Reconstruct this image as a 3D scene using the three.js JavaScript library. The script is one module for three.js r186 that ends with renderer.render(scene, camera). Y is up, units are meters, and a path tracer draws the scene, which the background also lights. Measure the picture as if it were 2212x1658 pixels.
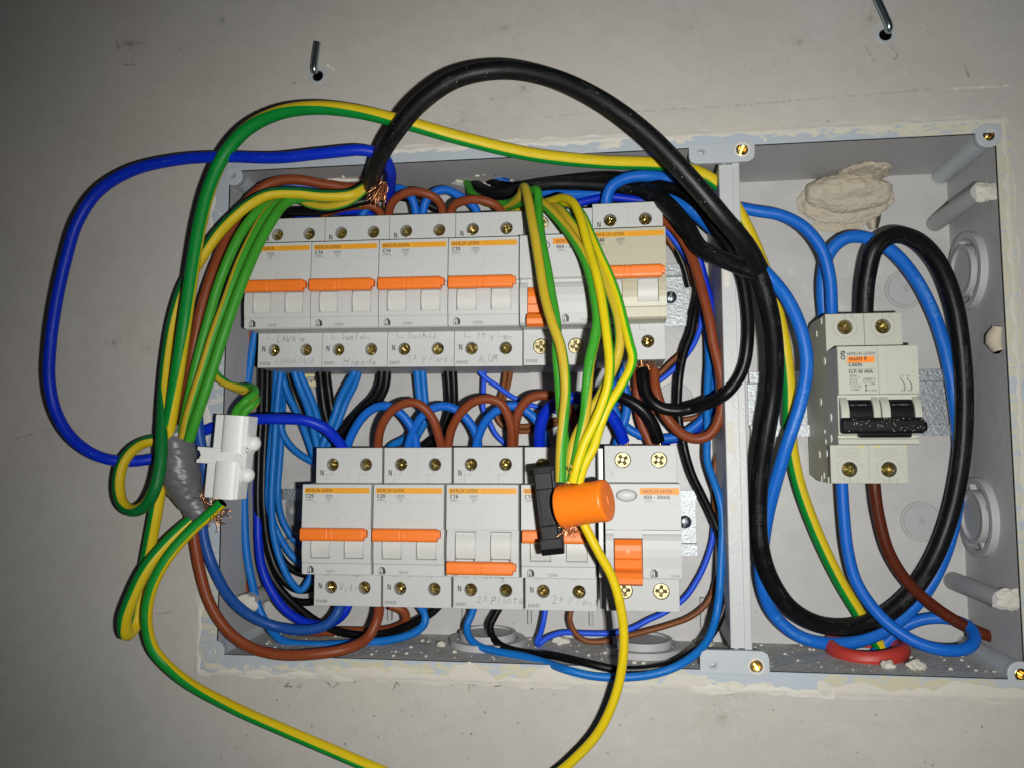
import * as THREE from 'three';
import { mergeGeometries, mergeVertices } from 'three/addons/utils/BufferGeometryUtils.js';
import { ImprovedNoise } from 'three/addons/math/ImprovedNoise.js';

// ---------------------------------------------------------------- camera, flash, exposure
// Author units are millimetres: x to the right along the box, y up, z out of the wall (0 = wall face). MM turns them into metres.
const MM = 0.001;
const scene = new THREE.Scene();
scene.background = new THREE.Color().setRGB(0.018, 0.018, 0.02);   // the unlit room behind the photographer
const CAM = new THREE.Vector3(189.89, -84.45, 394.65);
const FOCAL = 1713.85, HALF_W = 1106, HALF_H = 829;            // in the pixels of a 2212 x 1658 view of the photograph
const AXES = new THREE.Matrix4().set(
  0.99183673, 0.01347087, 0.12680076, 0,
  -0.00304385, 0.99662203, -0.08206862, 0,
  -0.12747796, 0.08101271, 0.98852734, 0,
  0, 0, 0, 1);
const camera = new THREE.PerspectiveCamera(2 * Math.atan(HALF_H / FOCAL) * 180 / Math.PI, 1024 / 767, 0.01, 10);
camera.position.copy(CAM).multiplyScalar(MM);
camera.quaternion.setFromRotationMatrix(AXES);
scene.add(camera);

const renderer = new THREE.WebGLRenderer({ antialias: true });
renderer.setSize(1024, 767);
renderer.toneMapping = THREE.LinearToneMapping;
renderer.toneMappingExposure = 0.95;
renderer.shadowMap.enabled = true;

// the phone's flash: two small diodes side by side, a cool one and a warm one, a little to the right of and below the lens
function flash(name, dx, dy, color, intensity) {
  const l = new THREE.SpotLight(color, intensity, 0, 0.98, 1, 2);
  l.name = name;
  const right = new THREE.Vector3().setFromMatrixColumn(AXES, 0), up = new THREE.Vector3().setFromMatrixColumn(AXES, 1), ahead = new THREE.Vector3().setFromMatrixColumn(AXES, 2).negate();
  const p = CAM.clone().addScaledVector(right, dx).addScaledVector(up, dy);
  l.position.copy(p).multiplyScalar(MM);
  l.target.position.copy(p.addScaledVector(ahead, 400).addScaledVector(right, 26).addScaledVector(up, -14)).multiplyScalar(MM);   // the reflector sits a few degrees off the lens axis
  l.castShadow = true; l.shadow.radius = 0.1; l.shadow.mapSize.set(2048, 2048); l.shadow.camera.near = 0.05; l.shadow.camera.far = 2;
  scene.add(l, l.target);
}
flash('flash_cool', 31, -9, new THREE.Color(0.94, 0.98, 1.0), 0.41);
flash('flash_warm', 26, -8, new THREE.Color(1.0, 0.92, 0.8), 0.23);

// ---------------------------------------------------------------- helpers
const V = (x, y, z) => new THREE.Vector3(x, y, z);
let seed = 20;
const rnd = () => { seed = (seed * 1664525 + 1013904223) >>> 0; return seed / 4294967296; };
const rr = (a, b) => a + (b - a) * rnd();
const noise = new ImprovedNoise();
const fbm = (x, y, z, o = 3) => { let s = 0, a = 1, t = 0; for (let i = 0; i < o; i++) { s += a * noise.noise(x, y, z + i * 7.3); t += a; a *= 0.5; x *= 2.03; y *= 2.03; } return s / t; };
const clamp = (v, a, b) => Math.min(b, Math.max(a, v));
// where the sight line through a photo pixel meets the plane z (a plane parallel to the wall)
function pix(x, y, z) {
  const d = V((x - HALF_W) / FOCAL, -(y - HALF_H) / FOCAL, -1).applyMatrix4(AXES);
  return CAM.clone().addScaledVector(d, (z - CAM.z) / d.z);
}
const used = new Map();
function numbered(n) { const k = used.get(n) || 0; used.set(n, k + 1); return k ? `${n}_${String(k).padStart(3, '0')}` : n; }
function tag(o, label, category, group, kind) {
  if (label) o.userData.label = label; if (category) o.userData.category = category; if (group) o.userData.group = group; if (kind) o.userData.kind = kind;
  return o;
}
function thing(name, label, category, [x, y, z] = [0, 0, 0], rz = 0, group) {
  const o = new THREE.Group(); o.name = numbered(name); scene.add(o); o.position.set(x * MM, y * MM, z * MM); o.rotation.z = rz;
  return tag(o, label, category, group);
}
function mesh(name, geometries, mat, parent = scene) {              // geometries in mm, in the parent's axes
  let g = Array.isArray(geometries) ? merge(geometries) : geometries;
  g = g.clone().scale(MM, MM, MM);
  const m = new THREE.Mesh(g, mat); m.name = parent === scene ? numbered(name) : name; m.castShadow = m.receiveShadow = true; parent.add(m);
  return m;
}
function merge(list) {
  return mergeGeometries(list.map((g) => { const n = g.index ? g.toNonIndexed() : g.clone(); for (const k of Object.keys(n.attributes)) if (!['position', 'normal', 'uv'].includes(k)) n.deleteAttribute(k); if (!n.attributes.normal) n.computeVertexNormals(); return n; }));
}
const at = (g, x = 0, y = 0, z = 0) => g.translate(x, y, z);
function rectShape(w, h, r = 0) {                                   // centred
  const s = new THREE.Shape(), a = w / 2, b = h / 2;
  if (!r) { s.moveTo(-a, -b); s.lineTo(a, -b); s.lineTo(a, b); s.lineTo(-a, b); s.closePath(); return s; }
  s.moveTo(-a + r, -b); s.lineTo(a - r, -b); s.absarc(a - r, -b + r, r, -Math.PI / 2, 0); s.lineTo(a, b - r); s.absarc(a - r, b - r, r, 0, Math.PI / 2);
  s.lineTo(-a + r, b); s.absarc(-a + r, b - r, r, Math.PI / 2, Math.PI); s.lineTo(-a, -b + r); s.absarc(-a + r, -b + r, r, Math.PI, Math.PI * 1.5);
  return s;
}
function polyShape(pts) { const s = new THREE.Shape(); pts.forEach(([x, y], i) => (i ? s.lineTo(x, y) : s.moveTo(x, y))); s.closePath(); return s; }
function extrude(shape, depth, bevel = 0.3, curveSegments = 12) {    // front face at z = 0, body behind it
  const b = Math.min(bevel, depth / 2.2);
  const g = new THREE.ExtrudeGeometry(shape, { depth: depth - 2 * b, bevelEnabled: b > 0, bevelThickness: b, bevelSize: b, bevelOffset: -b, bevelSegments: 2, curveSegments });
  return g.translate(0, 0, -depth + b);
}
const slab = (w, h, d, bevel = 0.3, r = 0) => extrude(rectShape(w, h, r), d, bevel);   // centred in x and y, front at z = 0
function alongX(zy, x0, x1, bevel = 0.2) {                          // a profile of (z, y) points drawn out from x0 to x1
  const g = extrude(polyShape(zy), x1 - x0, bevel);
  return g.applyMatrix4(new THREE.Matrix4().set(0, 0, -1, x0, 0, 1, 0, 0, 1, 0, 0, 0, 0, 0, 0, 1));
}
function cyl(r0, r1, h, seg = 24, open = false) { return new THREE.CylinderGeometry(r1, r0, h, seg, 1, open).rotateX(Math.PI / 2); }   // along z, r0 at the back
function ring(ro, ri, h, seg = 36) {                                // along z, front at z = 0
  const s = new THREE.Shape(); s.absarc(0, 0, ro, 0, Math.PI * 2); const hole = new THREE.Path(); hole.absarc(0, 0, ri, 0, Math.PI * 2, true); s.holes.push(hole);
  return extrude(s, h, Math.min(0.3, (ro - ri) / 4), seg);
}
function canvas(w, h) { const c = document.createElement('canvas'); c.width = w; c.height = h; return [c, c.getContext('2d')]; }
function canvasMap(c, wrap) {
  const t = new THREE.CanvasTexture(c); t.colorSpace = THREE.SRGBColorSpace; t.magFilter = THREE.LinearFilter; t.anisotropy = 8;
  if (wrap) t.wrapS = t.wrapT = THREE.RepeatWrapping; return t;
}
function bumpTile(n, f) {                                           // tiling noise, f(u, v) in 0..1
  const d = new Uint8Array(n * n * 4);
  for (let y = 0; y < n; y++) for (let x = 0; x < n; x++) { const v = clamp(f(x / n, y / n), 0, 1) * 255; d.set([v, v, v, 255], (y * n + x) * 4); }
  const t = new THREE.DataTexture(d, n, n); t.wrapS = t.wrapT = THREE.RepeatWrapping; t.magFilter = THREE.LinearFilter; t.minFilter = THREE.LinearMipmapLinearFilter; t.generateMipmaps = true; t.needsUpdate = true; return t;
}
const torusNoise = (u, v, f, z) => { const a = u * Math.PI * 2, b = v * Math.PI * 2, R = f / 6.283; return noise.noise(Math.cos(a) * R + 9.1, Math.sin(a) * R + Math.cos(b) * R + z, Math.sin(b) * R + 3.7 * z); };
const grainTex = bumpTile(256, (u, v) => 0.5 + 0.5 * torusNoise(u, v, 30, 1.3) + 0.4 * torusNoise(u, v, 75, 5.1));
const lumpTex = bumpTile(256, (u, v) => 0.5 + 0.8 * torusNoise(u, v, 7, 2.3) + 0.35 * torusNoise(u, v, 19, 8.1) + 0.2 * torusNoise(u, v, 60, 4.4));
function rep(t, per) { const c = t.clone(); c.repeat.set(1 / per, 1 / per); c.needsUpdate = true; return c; }
const grain12 = rep(grainTex, 12), lump40 = rep(lumpTex, 40), lump14 = rep(lumpTex, 14), grain30 = rep(grainTex, 30);

function spangle() {                                                 // galvanised steel: mottled grey crystals
  const [c, g] = canvas(256, 256); g.fillStyle = '#a6aaac'; g.fillRect(0, 0, 256, 256);
  for (let i = 0; i < 420; i++) { g.globalAlpha = rr(0.15, 0.5); g.fillStyle = ['#8f9497', '#b4b8ba', '#9a9fa2', '#bcc0c2'][Math.floor(rnd() * 4)]; g.beginPath(); const x = rr(0, 256), y = rr(0, 256); g.moveTo(x, y); for (let q = 0; q < 5; q++) g.lineTo(x + rr(-13, 13), y + rr(-13, 13)); g.fill(); }
  const t = canvasMap(c, true); t.repeat.set(1 / 26, 1 / 26); return t;
}
// ---------------------------------------------------------------- materials
const std = (o) => new THREE.MeshStandardMaterial(o);
const C = (hex) => new THREE.Color(hex);
const PLASTIC = '#bcbdbb', BEIGE = '#b3ae97', ICPGREY = '#b4b5a8';
const M = {
  plastic: std({ color: C(PLASTIC), roughness: 0.52, bumpMap: grain12, bumpScale: 0.00003 }),
  beige: std({ color: C(BEIGE), roughness: 0.4, bumpMap: grain12, bumpScale: 0.00002 }),
  icp: std({ color: C(ICPGREY), roughness: 0.5, bumpMap: grain12, bumpScale: 0.00003 }),
  toggle: std({ color: C('#c3c3bf'), roughness: 0.5 }),
  orange: std({ color: new THREE.Color(0.83, 0.185, 0.018), roughness: 0.42, bumpMap: grain12, bumpScale: 0.00003 }),
  capOrange: std({ color: new THREE.Color(0.9, 0.19, 0.008), roughness: 0.38, bumpMap: grain12, bumpScale: 0.00002 }),
  black: new THREE.MeshPhysicalMaterial({ specularIntensity: 0.4, color: new THREE.Color(0.005, 0.005, 0.006), roughness: 0.45, bumpMap: grain12, bumpScale: 0.00004 }),
  gold: std({ color: new THREE.Color(0.55, 0.42, 0.15), metalness: 1, roughness: 0.13, bumpMap: rep(lumpTex, 3), bumpScale: 0.0004 }),
  goldFlat: std({ color: new THREE.Color(0.5, 0.43, 0.24), metalness: 1, roughness: 0.46, bumpMap: rep(lumpTex, 6), bumpScale: 0.0001 }),
  brass: std({ color: new THREE.Color(0.7, 0.5, 0.18), metalness: 1, roughness: 0.25 }),
  zinc: std({ color: 0xffffff, map: spangle(), metalness: 0.85, roughness: 0.5, bumpMap: rep(lumpTex, 9), bumpScale: 0.0001 }),
  hook: std({ color: new THREE.Color(0.42, 0.52, 0.56), metalness: 1, roughness: 0.28 }),
  copper: std({ color: new THREE.Color(0.85, 0.42, 0.2), metalness: 1, roughness: 0.3 }),
  boxGrey: std({ color: new THREE.Color(0.40, 0.398, 0.4), roughness: 0.5, bumpMap: lump40, bumpScale: 0.00008 }),
  lug: std({ color: new THREE.Color(0.43, 0.46, 0.49), roughness: 0.45, bumpMap: grain12, bumpScale: 0.00004 }),
  divider: std({ color: new THREE.Color(0.47, 0.48, 0.48), roughness: 0.42, bumpMap: rep(lumpTex, 25), bumpScale: 0.00006 }),
  plaster: std({ color: new THREE.Color(0.55, 0.52, 0.455), roughness: 0.95, bumpMap: lump14, bumpScale: 0.0001 }),
  plasterWhite: std({ color: new THREE.Color(0.62, 0.59, 0.53), roughness: 0.95, bumpMap: lump14, bumpScale: 0.0001 }),
  fill: std({ color: new THREE.Color(0.47, 0.415, 0.325), roughness: 0.95, bumpMap: lump14, bumpScale: 0.001 }),
  clip: std({ color: new THREE.Color(0.62, 0.56, 0.3), roughness: 0.5 }),
  nylon: std({ color: new THREE.Color(0.76, 0.76, 0.74), roughness: 0.48, bumpMap: grain30, bumpScale: 0.00005 }),
  tape: std({ color: new THREE.Color(0.125, 0.125, 0.135), roughness: 0.4, bumpMap: rep(lumpTex, 9), bumpScale: 0.0007 }),
  red: std({ color: new THREE.Color(0.42, 0.035, 0.025), roughness: 0.5, bumpMap: lump14, bumpScale: 0.0004 }),
  clear: new THREE.MeshPhysicalMaterial({ color: 0xffffff, roughness: 0.06, transmission: 0.9, thickness: 0, ior: 1.49 }),
  glossWhite: std({ color: new THREE.Color(0.7, 0.7, 0.7), roughness: 0.2 }),
  white: std({ color: new THREE.Color(0.75, 0.75, 0.73), roughness: 0.35 }),
  plug: std({ color: new THREE.Color(0.2, 0.2, 0.22), roughness: 0.6 }),
};
// insulation: colour maps that wrap once round a wire and repeat along it (dust specks, scuffs, print)
function sheath(base, { scuff = 0, print = '', printColor = '#d8d8d8', stripe, band = 0.44, specks = 26 } = {}) {
  const [c, g] = canvas(1024, 128);                                  // 1024 = 120 mm along, 128 = once round; the middle row faces out of the wall
  g.fillStyle = base; g.fillRect(0, 0, 1024, 128);
  if (stripe) { g.fillStyle = stripe; g.fillRect(0, 64 - 64 * band, 1024, 128 * band); }
  for (let i = 0; i < 260; i++) { g.globalAlpha = rr(0.02, 0.07); g.fillStyle = rnd() < 0.5 ? '#000' : '#fff'; g.fillRect(rr(0, 1024), rr(0, 128), rr(10, 110), rr(1, 4)); }
  for (let i = 0; i < specks; i++) { g.globalAlpha = rr(0.25, 0.7); g.fillStyle = '#d8d6cc'; g.fillRect(rr(0, 1024), rr(0, 128), rr(1, 5), rr(1, 2.5)); }
  for (let i = 0; i < scuff; i++) { g.globalAlpha = rr(0.04, 0.16); g.fillStyle = '#c9c7c0'; g.fillRect(rr(0, 1024), rr(0, 128), rr(8, 70), rr(1, 5)); }
  if (print) { g.globalAlpha = 0.45; g.fillStyle = printColor; g.font = '17px sans-serif'; g.fillText(print, 20, 70); }
  g.globalAlpha = 1;
  return canvasMap(c, true);
}
function pvc(base, o = {}, rough = 0.42, spec = 0.45) { return new THREE.MeshPhysicalMaterial({ specularIntensity: spec, color: 0xffffff, map: sheath(base, o), roughness: rough, bumpMap: grainTex, bumpScale: 0.00003 }); }
const W = {
  royal: pvc('#052ab6', { scuff: 20 }),
  royalPrint: pvc('#052ab6', { scuff: 20, print: 'H07Z1-K (AS) TYPE 2' , printColor: '#a9b9d8' }),
  azure: pvc('#125fbe', { scuff: 14 }),
  azure2: pvc('#1167b6', { scuff: 10 }),
  sky: pvc('#1562c0', { scuff: 90, print: 'PE  FLEX AFUMEX 750V R2', printColor: '#b9c9e6' }),
  navy: pvc('#1c4a94', { scuff: 10 }),
  thinBlue: pvc('#1f4fd0', { scuff: 10 }),
  brown: pvc('#7d3c20', { scuff: 8 }),
  brownDark: pvc('#52200f', { scuff: 8 }),
  brownThin: pvc('#74421e', { scuff: 8 }),
  black: pvc('#0b0b0c', { scuff: 10, specks: 20 }, 0.36, 0.4),
  cable: pvc('#0b0c0e', { scuff: 46, specks: 90 }, 0.45, 0.6),
  cablePrint: pvc('#0e0e10', { scuff: 60, specks: 40, print: '(AS) TYPE 2 - 1X16 MM2 -', printColor: '#8d8d8d' }, 0.4, 0.4),
  earth: pvc('#078030', { stripe: '#cfb51e', band: 0.56, scuff: 12 }, 0.45),
  earthDark: pvc('#09682f', { stripe: '#c6ad1c', band: 0.48, scuff: 12 }, 0.45),
  earthLime: pvc('#378f26', { stripe: '#b9a02a', band: 0.36, scuff: 12 }, 0.45),
  earthBright: pvc('#3aa01c', { stripe: '#cdb914', band: 0.44, scuff: 8 }, 0.42),
  yellow: pvc('#128a30', { stripe: '#cdb312', band: 0.5, scuff: 8, print: '0,6/1kV 750V', printColor: '#6f6420' }, 0.45),
};

// ---------------------------------------------------------------- wires
// pts: [photo x, photo y, z in mm]; ang: where the yellow stripe points (turns; 0 = out of the wall) at evenly spaced places along the wire
function stripeAt(ang, k, last) {                                    // ang: one value, values spread evenly over the points, or [point number, value] pairs
  const list = ang.map((v, i) => (Array.isArray(v) ? v : [ang.length > 1 ? i / (ang.length - 1) * last : 0, v]));
  if (k <= list[0][0]) return list[0][1];
  for (let i = 1; i < list.length; i++) if (k <= list[i][0]) { const [k0, a0] = list[i - 1], [k1, a1] = list[i]; return a0 + (a1 - a0) * (k - k0) / (k1 - k0); }
  return list[list.length - 1][1];
}
function tube(pts, r, { ang = [0], cap = true, radii, closed = false, seg = 14, step = 1.3, flat = 1 } = {}) {
  const curve = new THREE.CatmullRomCurve3(pts, closed, 'centripetal');
  const len = curve.getLength(), n = Math.max(8, Math.round(len / step)), pos = [], nor = [], uv = [], idx = [];
  let side = null;
  for (let i = 0; i <= n; i++) {
    const u = i / n, p = curve.getPointAt(u), t = curve.getTangentAt(u);
    let s = t.clone().cross(V(0, 0, 1));
    if (side) { const keep = side.clone().addScaledVector(t, -side.dot(t)).normalize(); s = s.length() < 0.25 ? keep : s.normalize(); if (s.dot(keep) < 0) s.negate(); s.lerp(keep, 0.7).addScaledVector(t, -s.dot(t)); }
    s.normalize(); side = s;
    const out = s.clone().cross(t).normalize(); if (out.z < 0 && i === 0) { s.negate(); out.negate(); }
    const a = stripeAt(ang, curve.getUtoTmapping(u) * (pts.length - 1), pts.length - 1);
    const rad = radii ? radii(u) : r;
    for (let j = 0; j <= seg; j++) {
      const w = j / seg, th = w * Math.PI * 2, d = out.clone().multiplyScalar(-Math.cos(th) * flat).addScaledVector(s, -Math.sin(th));
      pos.push(p.x + d.x * rad, p.y + d.y * rad, p.z + d.z * rad); nor.push(d.x, d.y, d.z); uv.push(u * len / 120, 1 + a - w);
    }
  }
  for (let i = 0; i < n; i++) for (let j = 0; j < seg; j++) { const a = i * (seg + 1) + j, b = a + seg + 1; idx.push(a, a + 1, b, b, a + 1, b + 1); }
  if (cap) for (const e of [0, n]) { const p = curve.getPointAt(e / n), t = curve.getTangentAt(e / n).multiplyScalar(e ? 1 : -1), c = pos.length / 3; pos.push(p.x, p.y, p.z); nor.push(t.x, t.y, t.z); uv.push(0, 0);
    for (let j = 0; j <= seg; j++) { const q = (e * (seg + 1) + j) * 3; pos.push(pos[q], pos[q + 1], pos[q + 2]); nor.push(t.x, t.y, t.z); uv.push(0, 0); }
    for (let j = 0; j < seg; j++) e ? idx.push(c, c + 2 + j, c + 1 + j) : idx.push(c, c + 1 + j, c + 2 + j); }
  const g = new THREE.BufferGeometry();
  g.setAttribute('position', new THREE.Float32BufferAttribute(pos, 3)); g.setAttribute('normal', new THREE.Float32BufferAttribute(nor, 3)); g.setAttribute('uv', new THREE.Float32BufferAttribute(uv, 2)); g.setIndex(idx);
  return g;
}
function wire(name, label, mat, r, px, o = {}) {
  const pts = px.map((p) => pix(...p)), base = pts[0].clone();
  const g = tube(pts.map((p) => p.clone().sub(base)), r, o);
  const m = mesh(name, g, mat); m.position.copy(base).multiplyScalar(MM);
  tag(m, label, o.category || (name.includes('cable') ? 'cable' : 'wire'), o.group);
  m.origin = base;
  return m;
}
function strands(parent, origin, px, dir, n, len, spread, r = 0.16, curl = 0.3) {       // a frayed tuft of bare copper as one part
  const list = [], start = pix(...px).sub(origin);
  for (let i = 0; i < n; i++) {
    const d = dir.clone().normalize(), side = V(rr(-1, 1), rr(-1, 1), rr(-1, 1)), s = start.clone().addScaledVector(side, spread * 0.5), pts = [s.clone()];
    let v = d.clone().addScaledVector(side, 0.35).normalize();
    const L = len * rr(0.6, 1.1), k = 6;
    for (let q = 0; q < k; q++) { v.addScaledVector(V(rr(-1, 1), rr(-1, 1), rr(-1, 1)), curl).normalize(); s.addScaledVector(v, L / k); pts.push(s.clone()); }
    list.push(tube(pts, r, { seg: 5, step: 0.5, cap: false }));
  }
  return mesh('copper_strands', merge(list), M.copper, parent);
}

// ---------------------------------------------------------------- the wall
const BOX = { l: -14.3, r: 372.8, t: 65.6, b: -188.8, back: -56.7, ol: -25, or: 379, ot: 73, ob: -198 };
const WALL = { l: -270, r: 500, b: -340, t: 260 };
{
  const w = WALL.r - WALL.l, h = WALL.t - WALL.b, k = 2048 / w, [c, g] = canvas(2048, Math.round(h * k));
  const X = (x) => (x - WALL.l) * k, Y = (y) => (WALL.t - y) * k;
  g.fillStyle = '#b5b1ab'; g.fillRect(0, 0, c.width, c.height);
  const img = g.getImageData(0, 0, c.width, c.height), d = img.data;
  for (let y = 0; y < c.height; y++) for (let x = 0; x < c.width; x++) {
    const i = (y * c.width + x) * 4, a = fbm(x / 260, y / 200, 3.1, 4) * 9 + fbm(x / 21, y / 17, 9.4, 2) * 5 + (rnd() - 0.5) * 7, b = fbm(x / 330, y / 300, 20.7, 3) * 7;
    d[i] += a + b * 0.6; d[i + 1] += a; d[i + 2] += a - b;
  }
  g.putImageData(img, 0, 0);
  const P = (x, y) => { const q = pix(x, y, 0); return [X(q.x), Y(q.y)]; };
  // rubbed-on grime: clouds of small strokes
  const grime = (x, y, rx, ry, n, col, alpha) => { const [cx, cy] = P(x, y); g.fillStyle = col; for (let i = 0; i < n; i++) { const a = rr(0, 6.28), q = Math.sqrt(rnd()) * rnd(); g.globalAlpha = alpha * rr(0.3, 1); g.beginPath(); g.ellipse(cx + Math.cos(a) * rx * q * k / 4, cy + Math.sin(a) * ry * q * k / 4, rr(1, 6), rr(0.6, 3), rr(0, 3), 0, 6.28); g.fill(); } };
  for (const [x, y, rx, ry, n, al] of [[280, 95, 70, 50, 160, 0.07], [480, 45, 50, 60, 120, 0.06], [520, 300, 90, 60, 120, 0.04], [1090, 60, 140, 70, 260, 0.05], [1130, 190, 120, 80, 220, 0.06], [1000, 260, 60, 60, 130, 0.06], [1480, 60, 120, 80, 160, 0.05], [1730, 90, 120, 70, 200, 0.06], [1880, 40, 60, 60, 160, 0.06], [245, 740, 60, 30, 80, 0.08], [320, 750, 40, 30, 60, 0.06], [100, 930, 60, 40, 90, 0.05], [1560, 1550, 120, 80, 260, 0.06], [1580, 1490, 60, 30, 140, 0.08], [900, 1520, 200, 90, 240, 0.04], [700, 1440, 90, 40, 160, 0.06], [1200, 1500, 150, 90, 200, 0.04], [450, 1330, 60, 30, 60, 0.05], [1900, 1560, 160, 70, 160, 0.04]]) grime(x, y, rx, ry, n, '#5b5348', al * 0.6);
  // black dots and nicks below the box, scratches above it
  g.fillStyle = '#2c2722';
  for (let i = 0; i < 60; i++) { const [x, y] = P(rr(430, 2160), rr(1478, 1655)); g.globalAlpha = rr(0.3, 0.75); g.beginPath(); g.ellipse(x, y, rr(0.4, 1.0), rr(0.4, 1.5), rr(0, 3), 0, 6.28); g.fill(); }
  for (let i = 0; i < 14; i++) { const [x, y] = P(rr(100, 2100), rr(20, 300)); g.globalAlpha = rr(0.2, 0.6); g.beginPath(); g.ellipse(x, y, rr(0.5, 1.3), rr(0.5, 1.6), 0, 0, 6.28); g.fill(); }
  for (let i = 0; i < 34; i++) { const [x, y] = P(560 + i * 30 + rr(-30, 30), rr(1462, 1486)); g.globalAlpha = rr(0.3, 0.8); g.strokeStyle = '#3a332b'; g.lineWidth = rr(0.6, 1.6); g.beginPath(); g.moveTo(x, y); g.lineTo(x + rr(-6, 6), y + rr(-6, 6)); g.lineTo(x + rr(-9, 9), y + rr(-7, 7)); g.stroke(); }
  const crack = (list, col, lw, alpha) => { g.strokeStyle = col; for (let i = 1; i < list.length; i++) { const n = 26; for (let q = 0; q < n; q++) { if (rnd() < 0.25) continue; const f = q / n, [x0, y0] = P(list[i - 1][0] + (list[i][0] - list[i - 1][0]) * f, list[i - 1][1] + (list[i][1] - list[i - 1][1]) * f), [x1, y1] = P(list[i - 1][0] + (list[i][0] - list[i - 1][0]) * (f + 1 / n), list[i - 1][1] + (list[i][1] - list[i - 1][1]) * (f + 1 / n)); g.globalAlpha = alpha * rr(0.4, 1); g.lineWidth = lw * rr(0.5, 1.3); g.beginPath(); g.moveTo(x0, y0 + rr(-1, 1)); g.lineTo(x1, y1 + rr(-1, 1)); g.stroke(); } } };
  crack([[560, 295], [700, 282], [860, 272], [1080, 258], [1300, 244]], '#938a80', 1.1, 0.55); crack([[1300, 244], [1600, 228], [1780, 212], [2020, 192]], '#8a8176', 1.3, 0.7);
  crack([[2040, 192], [2180, 186]], '#dcd6cc', 2.5, 0.8);
  crack([[1870, 100], [1890, 135]], '#6a6157', 1.2, 0.6); crack([[1920, 95], [1940, 118], [1932, 130]], '#6a6157', 1.2, 0.6);
  crack([[250, 85], [256, 105]], '#4d4a49', 5, 0.4); crack([[262, 93], [320, 92]], '#5a5755', 2, 0.4); crack([[268, 140], [290, 140]], '#4d4a49', 2, 0.5); crack([[32, 945], [72, 937]], '#57524c', 2.4, 0.4); crack([[335, 1325], [370, 1322]], '#5c554c', 2, 0.4);
  crack([[2085, 140], [2095, 170]], '#45423b', 2, 0.6); crack([[705, 140], [722, 150]], '#e6e2de', 3, 0.9);
  g.globalAlpha = 1;
  const map = canvasMap(c);
  const mat = std({ color: 0xffffff, map, roughness: 0.88, bumpMap: rep(grainTex, 1), bumpScale: 0.00005 });
  mat.bumpMap.repeat.set(w / 31, h / 31);
  const s = new THREE.Shape(); s.moveTo(WALL.l, WALL.b); s.lineTo(WALL.r, WALL.b); s.lineTo(WALL.r, WALL.t); s.lineTo(WALL.l, WALL.t); s.closePath();
  const hole = new THREE.Path(); hole.moveTo(BOX.ol + 3, BOX.ob + 3); hole.lineTo(BOX.ol + 3, BOX.ot - 3); hole.lineTo(BOX.or - 3, BOX.ot - 3); hole.lineTo(BOX.or - 3, BOX.ob + 3); hole.closePath(); s.holes.push(hole);
  for (const [x, y] of [[34.5, 115.7], [324.8, 117.8]]) { const p = new THREE.Path(); p.absarc(x, y, 3.4, 0, Math.PI * 2, true); s.holes.push(p); }
  const wallGeo = extrude(s, 90, 0);
  const uv = wallGeo.attributes.uv, pos = wallGeo.attributes.position;
  for (let i = 0; i < uv.count; i++) uv.setXY(i, (pos.getX(i) - WALL.l) / w, (pos.getY(i) - WALL.b) / h);
  const wall = mesh('wall', wallGeo, mat); tag(wall, 'off-white painted plaster wall with scuffs round the recessed box', 'wall', null, 'structure');

  // plaster smeared along the joint between box and wall, ragged on both sides
  const border = (name, x0, y0, x1, y1, inX, inY, z, mat2, wid, depth) => {
    const L = Math.hypot(x1 - x0, y1 - y0), n = Math.round(L / 1.1), m = 9, p = [], uvs = [], ix = [];
    for (let i = 0; i <= n; i++) {
      const f = i / n, x = x0 + (x1 - x0) * f, y = y0 + (y1 - y0) * f, sd = z + x * 0.11 + y * 0.13;
      const a = -1.6 + fbm(sd * 0.7, 2.2, z, 2) * 2 + fbm(sd * 3, 5.2, z, 1) * 0.35, b = wid * (0.55 + 1.0 * fbm(sd * 0.7, 8.1, z, 2)) + fbm(sd * 2.6, 1.3, z, 2) * 0.8;
      for (let j = 0; j <= m; j++) {
        const t = j / m, q = a + (Math.max(b, a + 0.4) - a) * t, e = Math.sin(Math.PI * t), hgt = 0.06 + clamp((q + 1) * 0.5, 0, 1) * 0.5 + (0.08 + 0.28 * Math.max(0, 0.25 + fbm(x * 0.12, y * 0.12, q * 0.1 + z, 2))) * Math.pow(e, 0.5) * depth;
        const px = x + inX * q, py = y + inY * q; p.push(px, py, hgt); uvs.push(px, py);
      }
    }
    for (let i = 0; i < n; i++) for (let j = 0; j < m; j++) { const a = i * (m + 1) + j, b = a + m + 1; ix.push(a, b, a + 1, b, b + 1, a + 1); }
    const geo = new THREE.BufferGeometry(); geo.setAttribute('position', new THREE.Float32BufferAttribute(p, 3)); geo.setAttribute('uv', new THREE.Float32BufferAttribute(uvs, 2)); geo.setIndex(ix); geo.computeVertexNormals();
    mesh(name, geo, mat2, wall);
  };
  border('plaster_seam', BOX.ol + 1, BOX.ot, 200, BOX.ot, 0, -1, 1.3, M.plasterWhite, 3.4, 1);
  border('plaster_seam', 200, BOX.ot, BOX.or - 1, BOX.ot, 0, -1, 4.9, M.plaster, 4.6, 1);
  border('plaster_seam', BOX.or - 1, BOX.ob, BOX.or - 1, BOX.ot, -1, 0, 2.2, M.plaster, 4, 0.7);
  border('plaster_seam', BOX.ol, BOX.ob, BOX.ol, BOX.ot, 1, 0, 6.8, M.plasterWhite, 5, 1.3);
  border('plaster_seam', BOX.ol + 1, BOX.ob, 60, BOX.ob, 0, 1, 3.4, M.plasterWhite, 3, 1);
  border('plaster_seam', 40, BOX.ob, 232, BOX.ob, 0, 1, 7.7, M.plaster, 9, 1.1);
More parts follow.
